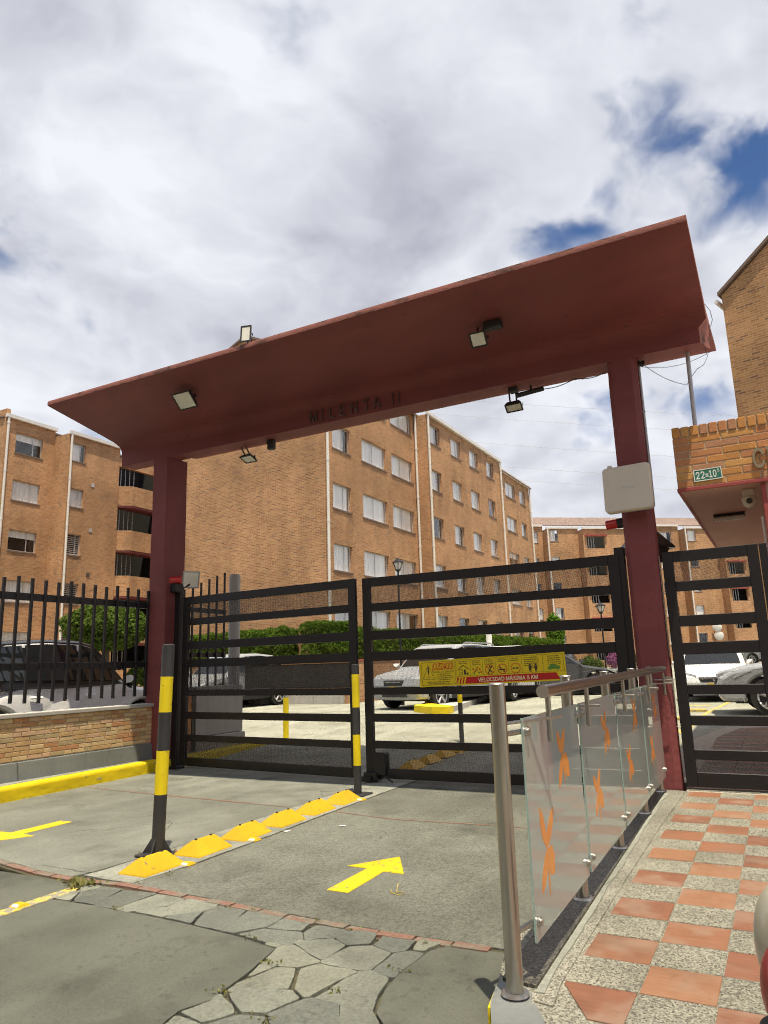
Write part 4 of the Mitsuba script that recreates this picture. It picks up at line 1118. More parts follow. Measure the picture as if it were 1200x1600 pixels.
# ------------------------------------------------------------------ gatehouse at the right
gh = thing('gatehouse', 'brick gatehouse with a red soffit over the pedestrian passage', 'building')
gy, gxl, gxr, zb, zt = 9.38, -0.925, 6.0, 3.615, 4.385
part(gh, 'parapet_core', box(gxl + 0.012, gxr, gy + 0.008, gy + 0.20, zb, zt - 0.01), 'mortar')
part(gh, 'parapet_core', box(gxl + 0.008, gxl + 0.20, gy + 0.2, 15.4, zb, zt - 0.01), 'mortar')
Hc = 0.0908
bv = {}
for r in range(7):
    z = zb + r * Hc
    x = gxl
    first = True
    while x < 1.4:
        L = 0.368
        if first:
            L = 0.184 if r % 2 == 0 else 0.368
        first = False
        i = int(sr.choice(4, p=[0.35, 0.3, 0.2, 0.15]))
        part(gh, 'brick', bevel_box(x + 0.006, x + L - 0.006, gy + sr.uniform(-0.003, 0.003), gy + 0.06, z + 0.006, z + Hc - 0.006, 0.006), f'parapet_brick_{i}')
        x += L
    y = gy + 0.07
    while y < 15.3:                                       # the side that looks over the driveway
        part(gh, 'brick', bevel_box(gxl + sr.uniform(-0.002, 0.002), gxl + 0.05, y + 0.006, y + 0.362, z + 0.006, z + Hc - 0.006, 0.006), f'parapet_brick_{int(sr.integers(4))}')
        y += 0.368
x = gxl
while x < 1.4:
    i = int(sr.choice(4, p=[0.3, 0.25, 0.15, 0.3]))
    part(gh, 'coping_brick', bevel_box(x + 0.009, x + 0.097, gy - 0.012 + sr.uniform(-0.004, 0.004), gy + 0.2, zb + 7 * Hc + 0.006, zt + sr.uniform(-0.004, 0.004), 0.007), f'parapet_brick_{i}')
    x += 0.106
part(gh, 'soffit', box(gxl + 0.03, gxr, gy + 0.02, 15.4, zb - 0.03, zb - 0.006), 'soffit_paint')
part(gh, 'soffit_edge', [bevel_box(gxl - 0.004, gxr, gy - 0.008, gy + 0.022, zb - 0.045, zb - 0.002, 0.004), bevel_box(gxl - 0.004, gxl + 0.03, gy + 0.022, 15.4, zb - 0.045, zb - 0.002, 0.004)], 'trim_red')
part(gh, 'roof', box(gxl + 0.2, gxr, gy + 0.2, 15.4, zt - 0.4, zt - 0.3), 'concrete')
part(gh, 'wall', box(0.02, 0.20, gy + 0.06, 15.4, 0.0, zb - 0.03), 'soffit_paint')
part(gh, 'wall', box(0.20, gxr, gy + 0.06, gy + 0.24, 0.0, zb - 0.03), 'brick_tall')
part(gh, 'corner_trim', bevel_box(-0.02, 0.03, gy + 0.05, gy + 0.14, 0.0, zb - 0.05, 0.006), 'trim_red')
part(gh, 'downpipe', path_tube([(-0.05, gy + 0.25, 3.2), (-0.045, gy + 0.25, 2.2), (-0.04, gy + 0.25, 0.1)], 0.012, 8), 'white_pipe')
part(gh, 'letter', text('C', 0.225, frame((-0.065, gy - 0.006, 3.738), X_, Z_, -Y_), 0.03, True, 0.125), 'letter_metal', label='raised metal letter C on the brick parapet')
part(gh, 'letter', text('I', 0.225, frame((0.085, gy - 0.006, 3.745), X_, Z_, -Y_), 0.03, True, 0.04), 'letter_metal')
npl = thing('number_plate', 'green plate with white numerals 22-10 S on the parapet corner', 'number plate')
tl = math.radians(1.2)
NM = frame(np.array([-0.722, gy - 0.006, 3.668]), np.array([math.cos(tl), 0, math.sin(tl)]), np.array([-math.sin(tl), 0, math.cos(tl)]), -Y_)
part(npl, 'plate', extr(sbox(0, 0, 0.315, 0.145), 0.006, NM, 0.0), 'plate_green')
part(npl, 'border', extr(outline(sbox(0.005, 0.005, 0.310, 0.140), 0.010), 0.003, NM, 0.0065), 'plate_white')
part(npl, 'lettering', [text('22', 0.085, NM @ frame((0.025, 0.03, 0.0065), X_, Y_, Z_), 0.002, True, 0.098), text('=', 0.085, NM @ frame((0.130, 0.03, 0.0065), X_, Y_, Z_), 0.002, True, 0.034), text('10', 0.085, NM @ frame((0.172, 0.03, 0.0065), X_, Y_, Z_), 0.002, True, 0.082), text('S', 0.036, NM @ frame((0.266, 0.085, 0.0065), X_, Y_, Z_), 0.002, True, 0.024)], 'plate_white')
sl = thing('tube_light', 'white fluorescent batten on the gatehouse soffit', 'light fitting')
zu = zb - 0.03
part(sl, 'batten', bevel_box(-0.68, -0.27, 11.30, 11.42, zu - 0.05, zu - 0.001, 0.006), 'black_plastic')
part(sl, 'tube', rod((-0.67, 11.32, zu - 0.075), (-0.28, 11.32, zu - 0.075), 0.035, 14), 'white_plastic', 40)
dc = thing('dome_camera', 'beige dome camera hanging under the gatehouse soffit', 'camera')
part(dc, 'mount', bevel_box(-0.23, -0.10, 9.75, 9.88, zu - 0.10, zu - 0.001, 0.01), 'cream_plastic')
part(dc, 'dome', lathe([(0.0, -0.23), (0.035, -0.225), (0.07, -0.19), (0.085, -0.14), (0.085, -0.10), (0.0, -0.10)], 20, (-0.165, 9.81, zu)), 'cream_plastic', 40)
part(dc, 'lens', rod((-0.165, 9.735, zu - 0.155), (-0.165, 9.722, zu - 0.16), 0.035, 16), 'black_plastic', 40)


# ------------------------------------------------------------------ apartment buildings
class Facade:
    """A vertical plane: s along it, z up, n outward."""
    def __init__(self, key, o, sdir, n):
        self.key, self.o, self.s, self.n = key, np.array([o[0], o[1], 0.0]), np.array([*sdir, 0.0]), np.array([*n, 0.0])
        self.M = frame(self.o, self.s, Z_, self.n)

    def wall(self, outline_, openings, mat, thick=0.22, label=None):
        pg = outline_ if hasattr(outline_, 'exterior') else Polygon(outline_)
        if openings:
            pg = pg.difference(unary_union([sbox(*o) for o in openings]))
        ms = [extr(g, thick, self.M, -thick) for g in getattr(pg, 'geoms', [pg])]
        for m in ms:
            if np.linalg.det(self.M[:3, :3]) < 0 and m.volume < 0:
                m.invert()
        return part(self.key, 'wall', ms, mat, label=label)

    def P(self, name, m, mat, parent=None, **k):
        m = m.copy()
        m.apply_transform(self.M)
        if np.linalg.det(self.M[:3, :3]) < 0:
            m.invert()
        return part(parent or self.key, name, m, mat, **k)

    def window(self, s0, z0, s1, z1, style='curtain', frame_mat='aluminium', far=False):
        t, d = 0.045, -0.13
        bars = [box(s0, s1, z0, z0 + t, d - .02, d + .02), box(s0, s1, z1 - t, z1, d - .02, d + .02), box(s0, s0 + t, z0 + t, z1 - t, d - .02, d + .02), box(s1 - t, s1, z0 + t, z1 - t, d - .02, d + .02)]
        mid = s0 + (s1 - s0) * (0.68 if (s1 - s0) < 1.8 else 0.5)
        if not far:
            bars.append(box(mid - .02, mid + .02, z0 + t, z1 - t, d - .018, d + .018))
        w = self.P('window', trimesh.util.concatenate(bars), frame_mat)
        self.P('pane', extr(sbox(s0 + t, z0 + t, s1 - t, z1 - t), 0.001, None, d), 'pane', w)
        self.P('sill', box(s0 - 0.04, s1 + 0.04, z0 - 0.07, z0 - 0.002, -0.12, 0.035), 'sill_dark', w)
        if style in ('curtain', 'half', 'blind'):
            xs = np.linspace(s0 + 0.02, s1 - 0.02, 28)
            a, b = (s0 + 0.02, s1 - 0.02)
            if style == 'half':
                b = s0 + (s1 - s0) * 0.72
                xs = np.linspace(a, b, 22)
            zz0, zz1 = z0 + 0.01, z1 - 0.01
            if style == 'blind':
                zz0 = z1 - (z1 - z0) * 0.35
            off = -0.19 + 0.022 * np.sin(np.arange(len(xs)) * 2.4 + s0 * 5) + 0.012 * np.sin(np.arange(len(xs)) * 1.1 + z0)
            V = np.array([(x, z, o) for x, o in zip(xs, off) for z in (zz0, zz1)])
            F = np.array([(2 * i, 2 * i + 2, 2 * i + 3) for i in range(len(xs) - 1)] + [(2 * i, 2 * i + 3, 2 * i + 1) for i in range(len(xs) - 1)])
            self.P('curtain', trimesh.Trimesh(V, F, process=False), 'curtain' if style != 'blind' else 'blind', w)
        elif style == 'slats':
            sl_ = [box(s0 + .05, s1 - .05, z, z + 0.025, d - .05, d - .03) for z in np.arange(z0 + 0.06, z1 - 0.05, 0.10)]
            self.P('slats', trimesh.util.concatenate(sl_), 'blind', w)
        return w

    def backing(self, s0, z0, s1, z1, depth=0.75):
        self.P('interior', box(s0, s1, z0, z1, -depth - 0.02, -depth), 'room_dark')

    def pipe(self, s, z0, z1, r=0.06, off=0.10):
        m = [rod((s, z0, off), (s, z1, off), r, 10)]
        for z in np.arange(z0 + 1.2, z1, 2.5):
            m.append(rod((s, z, off), (s, z + 0.10, off), r * 1.25, 10))
        self.P('downpipe', trimesh.util.concatenate(m), 'white_pipe', smooth=40)

    def gutter(self, s0, s1, z):
        self.P('gutter', trimesh.util.concatenate([box(s0, s1, z - 0.02, z + 0.16, 0.005, 0.16)]), 'gutter_white')


ROWS = [(2.82, 3.90), (5.32, 6.42), (7.84, 8.90), (10.30, 11.36), (12.75, 13.80)]
styles = ['curtain', 'curtain', 'curtain', 'half', 'curtain', 'blind']

# the middle block: long facade towards the drive, blank gable towards the gate
mb = thing('apartment_block', 'long brick apartment block in the middle with a blank gable wall', 'building')
Xa, Ya = -15.25, 23.6
fa = Facade(mb, (Xa, 0), (0, 1), (1, 0))
opA, ra_ = [], [(5.36, 6.44), (7.88, 8.95), (10.40, 11.46), (12.90, 13.95)]
for (z0, z1) in [(2.82, 3.92)] + ra_:
    for (s0, s1) in ((24.17, 25.60), (26.58, 28.83), (29.38, 31.62)):
        opA.append((s0, z0, s1, z1))
fa.wall(sbox(23.6, 0, 32.0, 14.62), opA, 'brick_far')
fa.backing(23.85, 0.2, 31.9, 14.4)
for i, o_ in enumerate(opA):
    fa.window(*o_, style=['curtain', 'curtain', 'curtain', 'half', 'curtain', 'curtain', 'curtain'][(i * 5) % 7])
fa.pipe(23.66, 1.0, 14.6)
fa.pipe(31.93, 1.0, 14.6)
fa.gutter(23.55, 32.0, 14.62)
fb = Facade(mb, (-14.57, 0), (0, 1), (1, 0))
opB = []
for r, (z0, z1) in enumerate([(2.82, 3.9), (5.27, 6.40), (7.77, 8.82), (10.18, 11.26), (12.62, 13.68)]):
    for (s0, s1) in ((32.42, 33.66), (35.08, 36.45), (37.74, 39.13), (40.51, 41.78)):
        opB.append((s0, z0, s1, z1))
fb.wall(sbox(32.0, 0, 42.9, 14.02), opB, 'brick_far')
fb.backing(32.2, 0.2, 42.7, 13.9)
for i, o_ in enumerate(opB):
    fb.window(*o_, style=['curtain', 'half', 'curtain', 'plain', 'curtain', 'curtain', 'half'][(i * 3) % 7])
fb.pipe(32.05, 1.0, 14.0)
fb.pipe(42.85, 1.0, 14.0)
fb.gutter(31.95, 42.95, 14.02)
fbr = Facade(mb, (0, 32.0), (1, 0), (0, -1))
fbr.wall(sbox(-15.46, 0, -14.572, 14.02), None, 'brick_far', 0.2)
fc = Facade(mb, (Xa, 0), (0, 1), (1, 0))
opC = []
for r, (z0, z1) in enumerate([(2.82, 3.8), (5.27, 6.3), (7.75, 8.75), (10.2, 11.2), (12.55, 13.6)]):
    for (s0, s1) in ((43.2, 44.5), (45.85, 47.92), (48.9, 50.18)):
        opC.append((s0, z0, s1, z1))
fc.wall(sbox(43.0, 0, 51.2, 14.05), opC, 'brick_far')
fc.backing(43.1, 0.2, 51.0, 13.9)
for i, o_ in enumerate(opC):
    fc.window(*o_, style=['curtain', 'curtain', 'half', 'curtain', 'blind'][(i * 2) % 5])
fc.pipe(51.15, 1.0, 14.0)
fc.gutter(43.0, 51.25, 14.05)
gab = Facade(mb, (0, Ya), (1, 0), (0, -1))
gab.wall([(-23.4, 0), (-15.25 - 0.002, 0), (-15.25 - 0.002, 14.05), (-19.3, 16.05), (-23.4, 14.05)], None, 'brick_far', 0.25, label='blank sunlit brick gable wall')
for sx in (-1, 1):
    m = hull([(-19.3, Ya - 0.1, 16.03), (-19.3, 51.3, 16.03), (-19.3, Ya - 0.1, 16.12), (-19.3, 51.3, 16.12)] + [(-19.3 + sx * 4.25, y, z) for y in (Ya - 0.1, 51.3) for z in (14.0, 14.09)])
    part(mb, 'roof', m, 'roof_tile')
part(mb, 'rear_wall', box(-23.4, -23.2, 23.9, 51.2, 0, 14.0), 'brick_far')
part(mb, 'end_wall', box(-23.2, -15.5, 51.0, 51.2, 0, 14.0), 'brick_far')

# the left block
lb = thing('apartment_block', 'brick apartment block at the left with stacked corner balconies', 'building')
f1 = Facade(lb, (-33.3, 0), (0, 1), (1, 0))
opL = [(22.50, z0, 24.07, z1) for z0, z1 in [(2.72, 3.78), (5.22, 6.31), (7.78, 8.84), (10.35, 11.40), (12.83, 13.90)]]
f1.wall(sbox(21.9, 0, 24.78, 14.58), opL, 'brick_far')
f1.backing(22.0, 0.2, 24.7, 14.4)
for o_, st in zip(opL, ('curtain', 'curtain', 'blind', 'curtain', 'blind')):
    f1.window(*o_, style=st)
f1.pipe(21.98, 0.5, 14.5)
f1.gutter(21.85, 24.8, 14.55)
f0 = Facade(lb, (0, 21.9), (1, 0), (0, -1))
f0.wall(sbox(-42, 0, -33.302, 15.0), None, 'brick_far')
f2_ = Facade(lb, (-32.13, 0), (0, 1), (1, 0))
op2 = [(24.98, z0, 25.85, z1) for z0, z1 in [(2.75, 3.75), (5.2, 6.25), (7.74, 8.85), (10.30, 11.30), (12.80, 13.80)]]
f2_.wall(sbox(24.78, 0, 28.18, 14.25), op2, 'brick_far')
f2_.backing(25.0, 0.2, 28.0, 14.0)
for o_, st in zip(op2, ('slats', 'slats', 'slats', 'curtain', 'half')):
    f2_.window(*o_, style=st)
for z in (4.45, 6.7, 9.1, 11.6):
    f2_.P('vent', box(26.3, 26.5, z, z + 0.2, 0.002, 0.03), 'aluminium' if z > 9 else 'dark_frame')
f2_.pipe(24.86, 0.5, 14.2)
f2_.gutter(24.75, 28.2, 14.22)
f2r = Facade(lb, (0, 24.78), (1, 0), (0, -1))
f2r.wall(sbox(-33.52, 0, -32.132, 14.25), None, 'brick_far', 0.2)
# balconies: dark recess, brick parapets with a canted corner
part(lb, 'balcony_recess', [box(-34.2, -34.0, 28.2, 31.6, 0, 14.0), box(-34.0, -32.15, 31.4, 31.6, 0, 14.0), box(-34.0, -32.3, 28.2, 28.3, 0, 14.0)], 'room_dark')
f3 = Facade(lb, (-32.13, 0), (0, 1), (1, 0))
f3.wall(sbox(31.3, 0, 36, 13.6), None, 'brick_far')
f3.wall(sbox(28.18, 13.2, 31.3, 13.75), None, 'brick_far')
for z in (12.05, 9.48, 6.92, 4.36, 1.8):
    par = Polygon([(-32.25, 28.2), (-31.62, 28.75), (-31.62, 31.0), (-32.1, 31.5), (-32.6, 31.5), (-32.6, 28.2)])
    b = part(lb, 'balcony', extr(par.difference(par.buffer(-0.14)), 1.13, None, z - 1.13), 'brick_far')
    part(b, 'floor', extr(par.buffer(-0.02), 0.10, None, z - 1.235), 'red_paint')
    part(b, 'railing', [rod((-32.45, 28.6 + 0.32 * j, z - 0.2), (-32.45, 28.6 + 0.32 * j, z + 1.3), 0.022, 6) for j in range(4)], 'aluminium')
part(lb, 'roof', hull([(-33.4, 21.8, 14.6), (-33.4, 36, 14.2), (-38, 21.8, 15.2), (-38, 36, 15.2), (-33.4, 21.8, 14.52), (-33.4, 36, 14.1), (-38, 21.8, 15.1), (-38, 36, 15.1)]), 'roof_tile')

# the far block, turned away, stepped facade
fb_ = thing('apartment_block', 'far brick apartment block closing the yard behind the gate', 'building')
az = math.radians(52)
u2, n2 = np.array([math.sin(az), math.cos(az)]), np.array([math.cos(az), -math.sin(az)])
oF = np.array([-15.25, 69.73])


def FF(off):
    return Facade(fb_, oF + n2 * off, u2, n2)


rowsF = [(13.53, 12.47), (11.0, 9.95), (8.6, 7.6), (6.3, 5.3), (3.7, 2.7)]


def module(off, s0, s1, ztop, wins, pipe=True, prev=0.0, balcony=None, style='plain'):
    F = FF(off)
    ops = [(a, z0, b, z1) for (z1, z0) in rowsF for (a, b) in wins]
    hol = list(ops)
    if balcony:
        for zt_ in (12.75, 10.24, 7.70, 5.15, 2.6):
            hol.append((balcony[0], zt_ - 1.12, balcony[1], zt_))
    F.wall(sbox(s0, 0, s1, ztop), hol, 'brick_far', 0.2)
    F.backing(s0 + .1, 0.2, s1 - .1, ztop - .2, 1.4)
    for i, o_ in enumerate(ops):
        F.window(*o_, style=('curtain', 'plain', 'half')[(i + int(s0)) % 3], far=True, frame_mat='aluminium')
    if balcony:
        for zt_ in (12.75, 10.24, 7.70, 5.15, 2.6):
            b = F.P('balcony', trimesh.util.concatenate([box(balcony[0] + 0.02, balcony[1] - .02, zt_ - 1.12, zt_ - 1.10, -1.3, -0.02)]), 'dark_frame')
            F.P('railing', trimesh.util.concatenate([rod((balcony[0] + 0.3 + 0.25 * j, zt_ - 1.1, -0.3 + 0.0 * j), (balcony[0] + 0.3 + 0.25 * j, zt_, -0.3), 0.03, 5) for j in range(3)]), 'aluminium', b)
            F.P('lintel', box(balcony[0] - 0.2, balcony[1] + 0.2, zt_ + 0.01, zt_ + 0.12, 0.003, 0.25), 'trim_red', b)
    if off > prev:
        Fr = Facade(fb_, oF + u2 * s0 + n2 * prev, n2, -u2)
        Fr.wall(sbox(0.0, 0, off - prev - 0.002, ztop), None, 'brick_far', 0.2)
        if pipe:
            F.pipe(s0 + 0.08, 0.3, ztop, 0.07)
    F.gutter(s0 - 0.1, s1, ztop)


module(0.0, -12.0, -4.6, 14.05, [(-5.6, -5.1), (-8.5, -7.3)])
module(1.0, -4.6, -1.5, 13.66, [(-4.3, -3.5)], prev=0.0)
module(2.0, -1.5, 5.0, 13.45, [(3.0, 4.4)], pipe=False, prev=1.0, balcony=(-1.15, 0.60))
module(0.0, 5.0, 9.4, 14.1, [(7.3, 8.6)])
module(1.0, 9.4, 12.7, 13.7, [(9.72, 10.58)], prev=0.0)
module(2.0, 12.7, 20.0, 13.5, [(16.5, 18.0)], pipe=False, prev=1.0, balcony=(13.0, 14.6))
Mf = frame(np.array([*oF, 0.0]), np.array([*u2, 0]), Z_, np.array([*n2, 0]))
rf = hull([(s_, z_, d_) for s_ in (-12, 20) for z_, d_ in ((14.1, 0.1), (14.18, 0.1), (15.6, -3.6), (15.68, -3.6))])
rf.apply_transform(Mf); rf.fix_normals()
part(fb_, 'roof', rf, 'roof_tile')
rw = box(-12, 20, 0, 14, -8, -3.6); rw.apply_transform(Mf); rw.fix_normals()
part(fb_, 'rear_mass', rw, 'brick_far')
# satellite dishes on the far block
for s_, z_, lab in ((11.35, 4.2, 'upper white satellite dish on the far block'), (11.45, 3.4, 'lower white satellite dish on the far block')):
    k = thing('satellite_dish', lab, 'satellite dish')
    c_ = Mf @ np.array([s_, z_, 1.45, 1])
    d_ = trimesh.creation.icosphere(2, 0.42); d_.apply_scale((1, 0.28, 1)); d_.apply_translation(c_[:3])
    part(k, 'dish', d_, 'white_plastic', True)
    part(k, 'mount', rod(c_[:3], (Mf @ np.array([s_, z_ - 0.2, 1.0, 1]))[:3], 0.04, 6), 'grey_metal')

# the tall gable at the right
tb = thing('apartment_block', 'tall brick gable end rising behind the gatehouse at the right', 'building')
tc, td, tn = np.array([-0.40, 23.78]), np.array([0.957, -0.289]), np.array([-0.289, -0.957])
ft = Facade(tb, tc, td, tn)
ft.wall([(0, 0), (9.0, 0), (9.0, 12.72), (4.5, 16.05), (0, 12.72)], None, 'brick_tall', 0.3)
Mt = ft.M
for a, b in (((-0.08, 12.70), (4.5, 16.08)), ((4.5, 16.08), (9.1, 12.70))):
    q = hull([(a[0], a[1], 0.12), (b[0], b[1], 0.12), (a[0], a[1] + 0.11, 0.12), (b[0], b[1] + 0.11, 0.12), (a[0], a[1], -10), (b[0], b[1], -10), (a[0], a[1] + 0.11, -10), (b[0], b[1] + 0.11, -10)])
    q.apply_transform(Mt); q.fix_normals()
    part(tb, 'roof', q, 'sill_dark')
q = box(0.0, 0.3, 0, 12.6, -10, -0.31); q.apply_transform(Mt); q.fix_normals()
part(tb, 'side_wall', q, 'brick_tall')
q = rod((-0.16, 12.55, 0.05), (-0.16, 12.55, -10), 0.07, 10); q.apply_transform(Mt)
part(tb, 'gutter', q, 'gutter_white', 40)


# the other side of the street, behind the camera: it shades and reflects as the real street does
ob = thing('street_block', 'plain brick block across the street, behind the viewer', 'building')
part(ob, 'wall', box(-55, 55, -34, -20, 0, 13.5), 'brick_far')
part(ob, 'roof', box(-56, 56, -35, -19.4, 13.51, 13.8), 'roof_tile')


# ------------------------------------------------------------------ vegetation
def leaves(sample, n, size, seed, upbias=0.35):
    r = np.random.default_rng(seed)
    c, nrm = sample(n, r)
    n = len(c)
    d = nrm + r.normal(0, 0.8, (n, 3)) + np.array([0, 0, upbias])
    d /= np.linalg.norm(d, axis=1, keepdims=True)
    a = np.cross(d, r.normal(0, 1, (n, 3)))
    a /= np.linalg.norm(a, axis=1, keepdims=True)
    b = np.cross(d, a)
    s = size * r.uniform(0.6, 1.3, (n, 1))
    V = np.stack([c - a * s, c + b * s * 0.55 + d * s * 0.12, c + a * s, c - b * s * 0.55 + d * s * 0.12], 1).reshape(-1, 3)
    i = np.arange(n)[:, None] * 4
    F = np.vstack([i + [0, 1, 2], i + [0, 2, 3]])
    return trimesh.Trimesh(V, F, process=False)


def hedge(x0, x1, y0, y1, z0, z1, label, seed, n, size=0.055):
    k = thing('hedge', label, 'hedge', 'clipped hedges along the middle block')
    def smp(n, r):
        P, N = [], []
        area = np.array([(x1 - x0) * (y1 - y0), (y1 - y0) * (z1 - z0), (y1 - y0) * (z1 - z0) * 0.3, (x1 - x0) * (z1 - z0), (x1 - x0) * (z1 - z0)])
        f = r.choice(5, n, p=area / area.sum())
        u = r.random((n, 3))
        c = np.c_[x0 + (x1 - x0) * u[:, 0], y0 + (y1 - y0) * u[:, 1], z0 + (z1 - z0) * u[:, 2]]
        nn = np.zeros((n, 3))
        for i, (ax, val, sg) in enumerate(((2, z1, 1), (0, x1, 1), (0, x0, -1), (1, y0, -1), (1, y1, 1))):
            m = f == i
            c[m, ax] = val
            nn[m, ax] = sg
        lump = meshkit.fbm(c * 1.6, 3, seed) - 0.5
        fine = meshkit.fbm(c * 6, 3, seed + 1) - 0.5
        depth = r.random(n) ** 2 * 0.22
        ctr = np.array([(x0 + x1) / 2, (y0 + y1) / 2, (z0 + z1) / 2])
        # round the edges: pull corners in
        e = np.stack([np.minimum(c[:, 0] - x0, x1 - c[:, 0]), np.minimum(c[:, 1] - y0, y1 - c[:, 1]), z1 - c[:, 2]], 1)
        es = np.sort(e, 1)
        rnd = np.clip(0.22 - es[:, 1], 0, 0.22) ** 2 * 2.2
        c = c + nn * (0.34 * lump + 0.24 * fine - depth - rnd)[:, None]
        return c, nn
    part(k, 'foliage', leaves(smp, n, size, seed), 'leaf_hedge')
    part(k, 'core', bevel_box(x0 + .28, x1 - .28, y0 + .28, y1 - .28, z0 - 0.1, z1 - .30, 0.1), 'twig')


pl_ = thing('planter_wall', 'brick planter wall under the hedges of the middle block', 'wall')
part(pl_, 'front', box(-24.5, -13.6, 22.30, 22.45, 0.3, 1.94), 'brick_far')
part(pl_, 'side', box(-13.75, -13.6, 22.45, 53, 0.3, 1.80), 'brick_far')
part(pl_, 'cap', [bevel_box(-24.5, -13.56, 22.27, 22.48, 1.94, 2.0, 0.01), bevel_box(-13.78, -13.57, 22.48, 53, 1.80, 1.86, 0.01)], 'trim_red')
part(pl_, 'soil', [box(-24.5, -13.75, 22.45, 23.58, 1.5, 1.8), box(-15.2, -13.75, 23.58, 53, 1.4, 1.7)], 'earth')
part(pl_, 'kerb', [bevel_box(-24.5 + 1.2 * i, -24.5 + 1.2 * i + 1.19, 22.12, 22.29, 0.25, 0.66, 0.012) for i in range(9)], 'concrete')
hedge(-15.05, -13.85, 23.5, 52.5, 1.80, 3.02, 'long clipped hedge along the long facade, behind the warning sign', 3, 46000, 0.055)
hedge(-15.80, -13.75, 22.50, 23.45, 1.95, 3.22, 'clipped corner hedge right of the brick gap, behind the gate centre', 5, 11000, 0.045)
hedge(-19.0, -16.42, 22.50, 23.45, 1.95, 3.10, 'clipped hedge left of the brick gap, right of the concrete column', 7, 12500, 0.045)
hedge(-23.3, -19.15, 22.50, 23.45, 1.95, 3.05, 'clipped hedge behind the bar fence and concrete column', 9, 13000, 0.05)


def blob_tree(name, label, cat, c, rad, trunk, n, size, mat, seed, trunk_r=0.09, flat_=1.0, hollow=0.55, clumps=None):
    k = thing(name, label, cat)
    c = np.array(c, float)
    r0 = np.random.default_rng(seed)
    if clumps is None:
        clumps = [(np.array([0, 0, 0.0]), np.array(rad) * 0.86)]
        for _ in range(16):
            d = r0.normal(0, 1, 3); d /= np.linalg.norm(d); d[2] = abs(d[2]) * 0.9 - 0.25
            clumps.append((d * np.array(rad) * 0.70, np.array(rad) * r0.uniform(0.22, 0.40)))
    vol = np.array([np.prod(q[1]) ** (2 / 3) for q in clumps])

    def smp(n, r):
        i = r.choice(len(clumps), n, p=vol / vol.sum())
        d = r.normal(0, 1, (n, 3)); d /= np.linalg.norm(d, axis=1, keepdims=True)
        cc = np.array([q[0] for q in clumps])[i]; rr_ = np.array([q[1] for q in clumps])[i]
        s_ = hollow + (1 - hollow) * r.random(n) ** 0.5
        p = c + cc + d * rr_ * s_[:, None]
        p += 0.10 * (np.stack([meshkit.fbm(p * 3, 2, seed + j) for j in range(3)], 1) - 0.5) * np.array(rad)
        return p, d
    part(k, 'crown', leaves(smp, n, size, seed), mat)
    base = np.array(trunk, float)
    limbs = [rod(base, c - np.array([0, 0, rad[2] * 0.3]), trunk_r, 10, trunk_r * 0.6)]
    for q in clumps[1:9]:
        limbs.append(rod(c - np.array([0, 0, rad[2] * 0.45]), c + q[0] * 0.9, trunk_r * 0.45, 6, trunk_r * 0.15))
    part(k, 'trunk', limbs, 'twig', 40)
    return k


blob_tree('topiary_tree', 'round clipped bush tree behind the white car and the bar fence', 'tree', (-20.0, 17.35, 3.15), (1.5, 1.75, 0.95), (-20.0, 17.5, 0.0), 26000, 0.065, 'leaf_bush', 21, 0.12)
blob_tree('garden_shrub', 'small shrub beside the foot of the round bush tree', 'shrub', (-19.6, 18.9, 1.4), (0.8, 0.9, 0.8), (-19.6, 18.9, 0), 4500, 0.06, 'leaf_bush', 23, 0.05)
blob_tree('young_tree', 'young light green tree at the far end of the middle block', 'tree', (-14.7, 53.2, 3.6), (0.75, 0.8, 1.7), (-14.7, 53.2, 0), 5200, 0.10, 'leaf_tree', 25, 0.06, hollow=0.3)
blob_tree('flower_bush', 'bush with purple flowers by the far block', 'bush', (-12.1, 61.0, 1.45), (0.75, 0.7, 0.95), (-12.1, 61, 0), 1700, 0.09, 'flower', 27, 0.04)
blob_tree('garden_shrub', 'dark shrub left of the purple flowers by the far block', 'shrub', (-14.0, 60.5, 1.1), (1.1, 0.9, 0.95), (-14.0, 60.5, 0), 2600, 0.09, 'leaf_bush', 29, 0.05)
blob_tree('garden_shrub', 'dark shrub right of the purple flowers by the far block', 'shrub', (-10.4, 61.5, 1.2), (1.3, 0.9, 1.0), (-10.4, 61.5, 0), 2600, 0.09, 'leaf_bush', 31, 0.05)
wd_rng = np.random.default_rng(5)
wl = []
for (x, y, nn, sz) in ((-5.05, 4.22, 120, 0.035), (-4.62, 4.72, 20, 0.015), (-4.66, 4.45, 18, 0.012), (-2.72, 3.60, 40, 0.016), (-2.75, 3.2, 40, 0.014), (-2.35, 3.05, 24, 0.014), (-2.55, 4.23, 18, 0.014), (-2.05, 4.2, 18, 0.012), (-3.6, 4.24, 22, 0.013), (-3.05, 3.86, 26, 0.013), (-2.9, 4.3, 14, 0.012), (-1.27, 5.0, 12, 0.01), (-2.03, 3.8, 26, 0.014), (-2.2, 3.45, 26, 0.013), (-4.3, 3.93, 30, 0.012), (-3.4, 4.3, 14, 0.012)):
    def smp(n, r, x=x, y=y, sz=sz):
        return np.c_[r.normal(x, sz * 2.4, n), r.normal(y, sz * 1.4, n), np.abs(r.normal(0, sz * 0.6, n)) + 0.004], np.tile([0, 0, 0.3], (n, 1))
    wl.append(leaves(smp, max(6, nn // 2), sz * 0.8, int(wd_rng.integers(9999))))
one('weeds', 'small weeds and grass growing in the joints of the broken paving', 'weeds', wl, 'weed', kind='stuff')


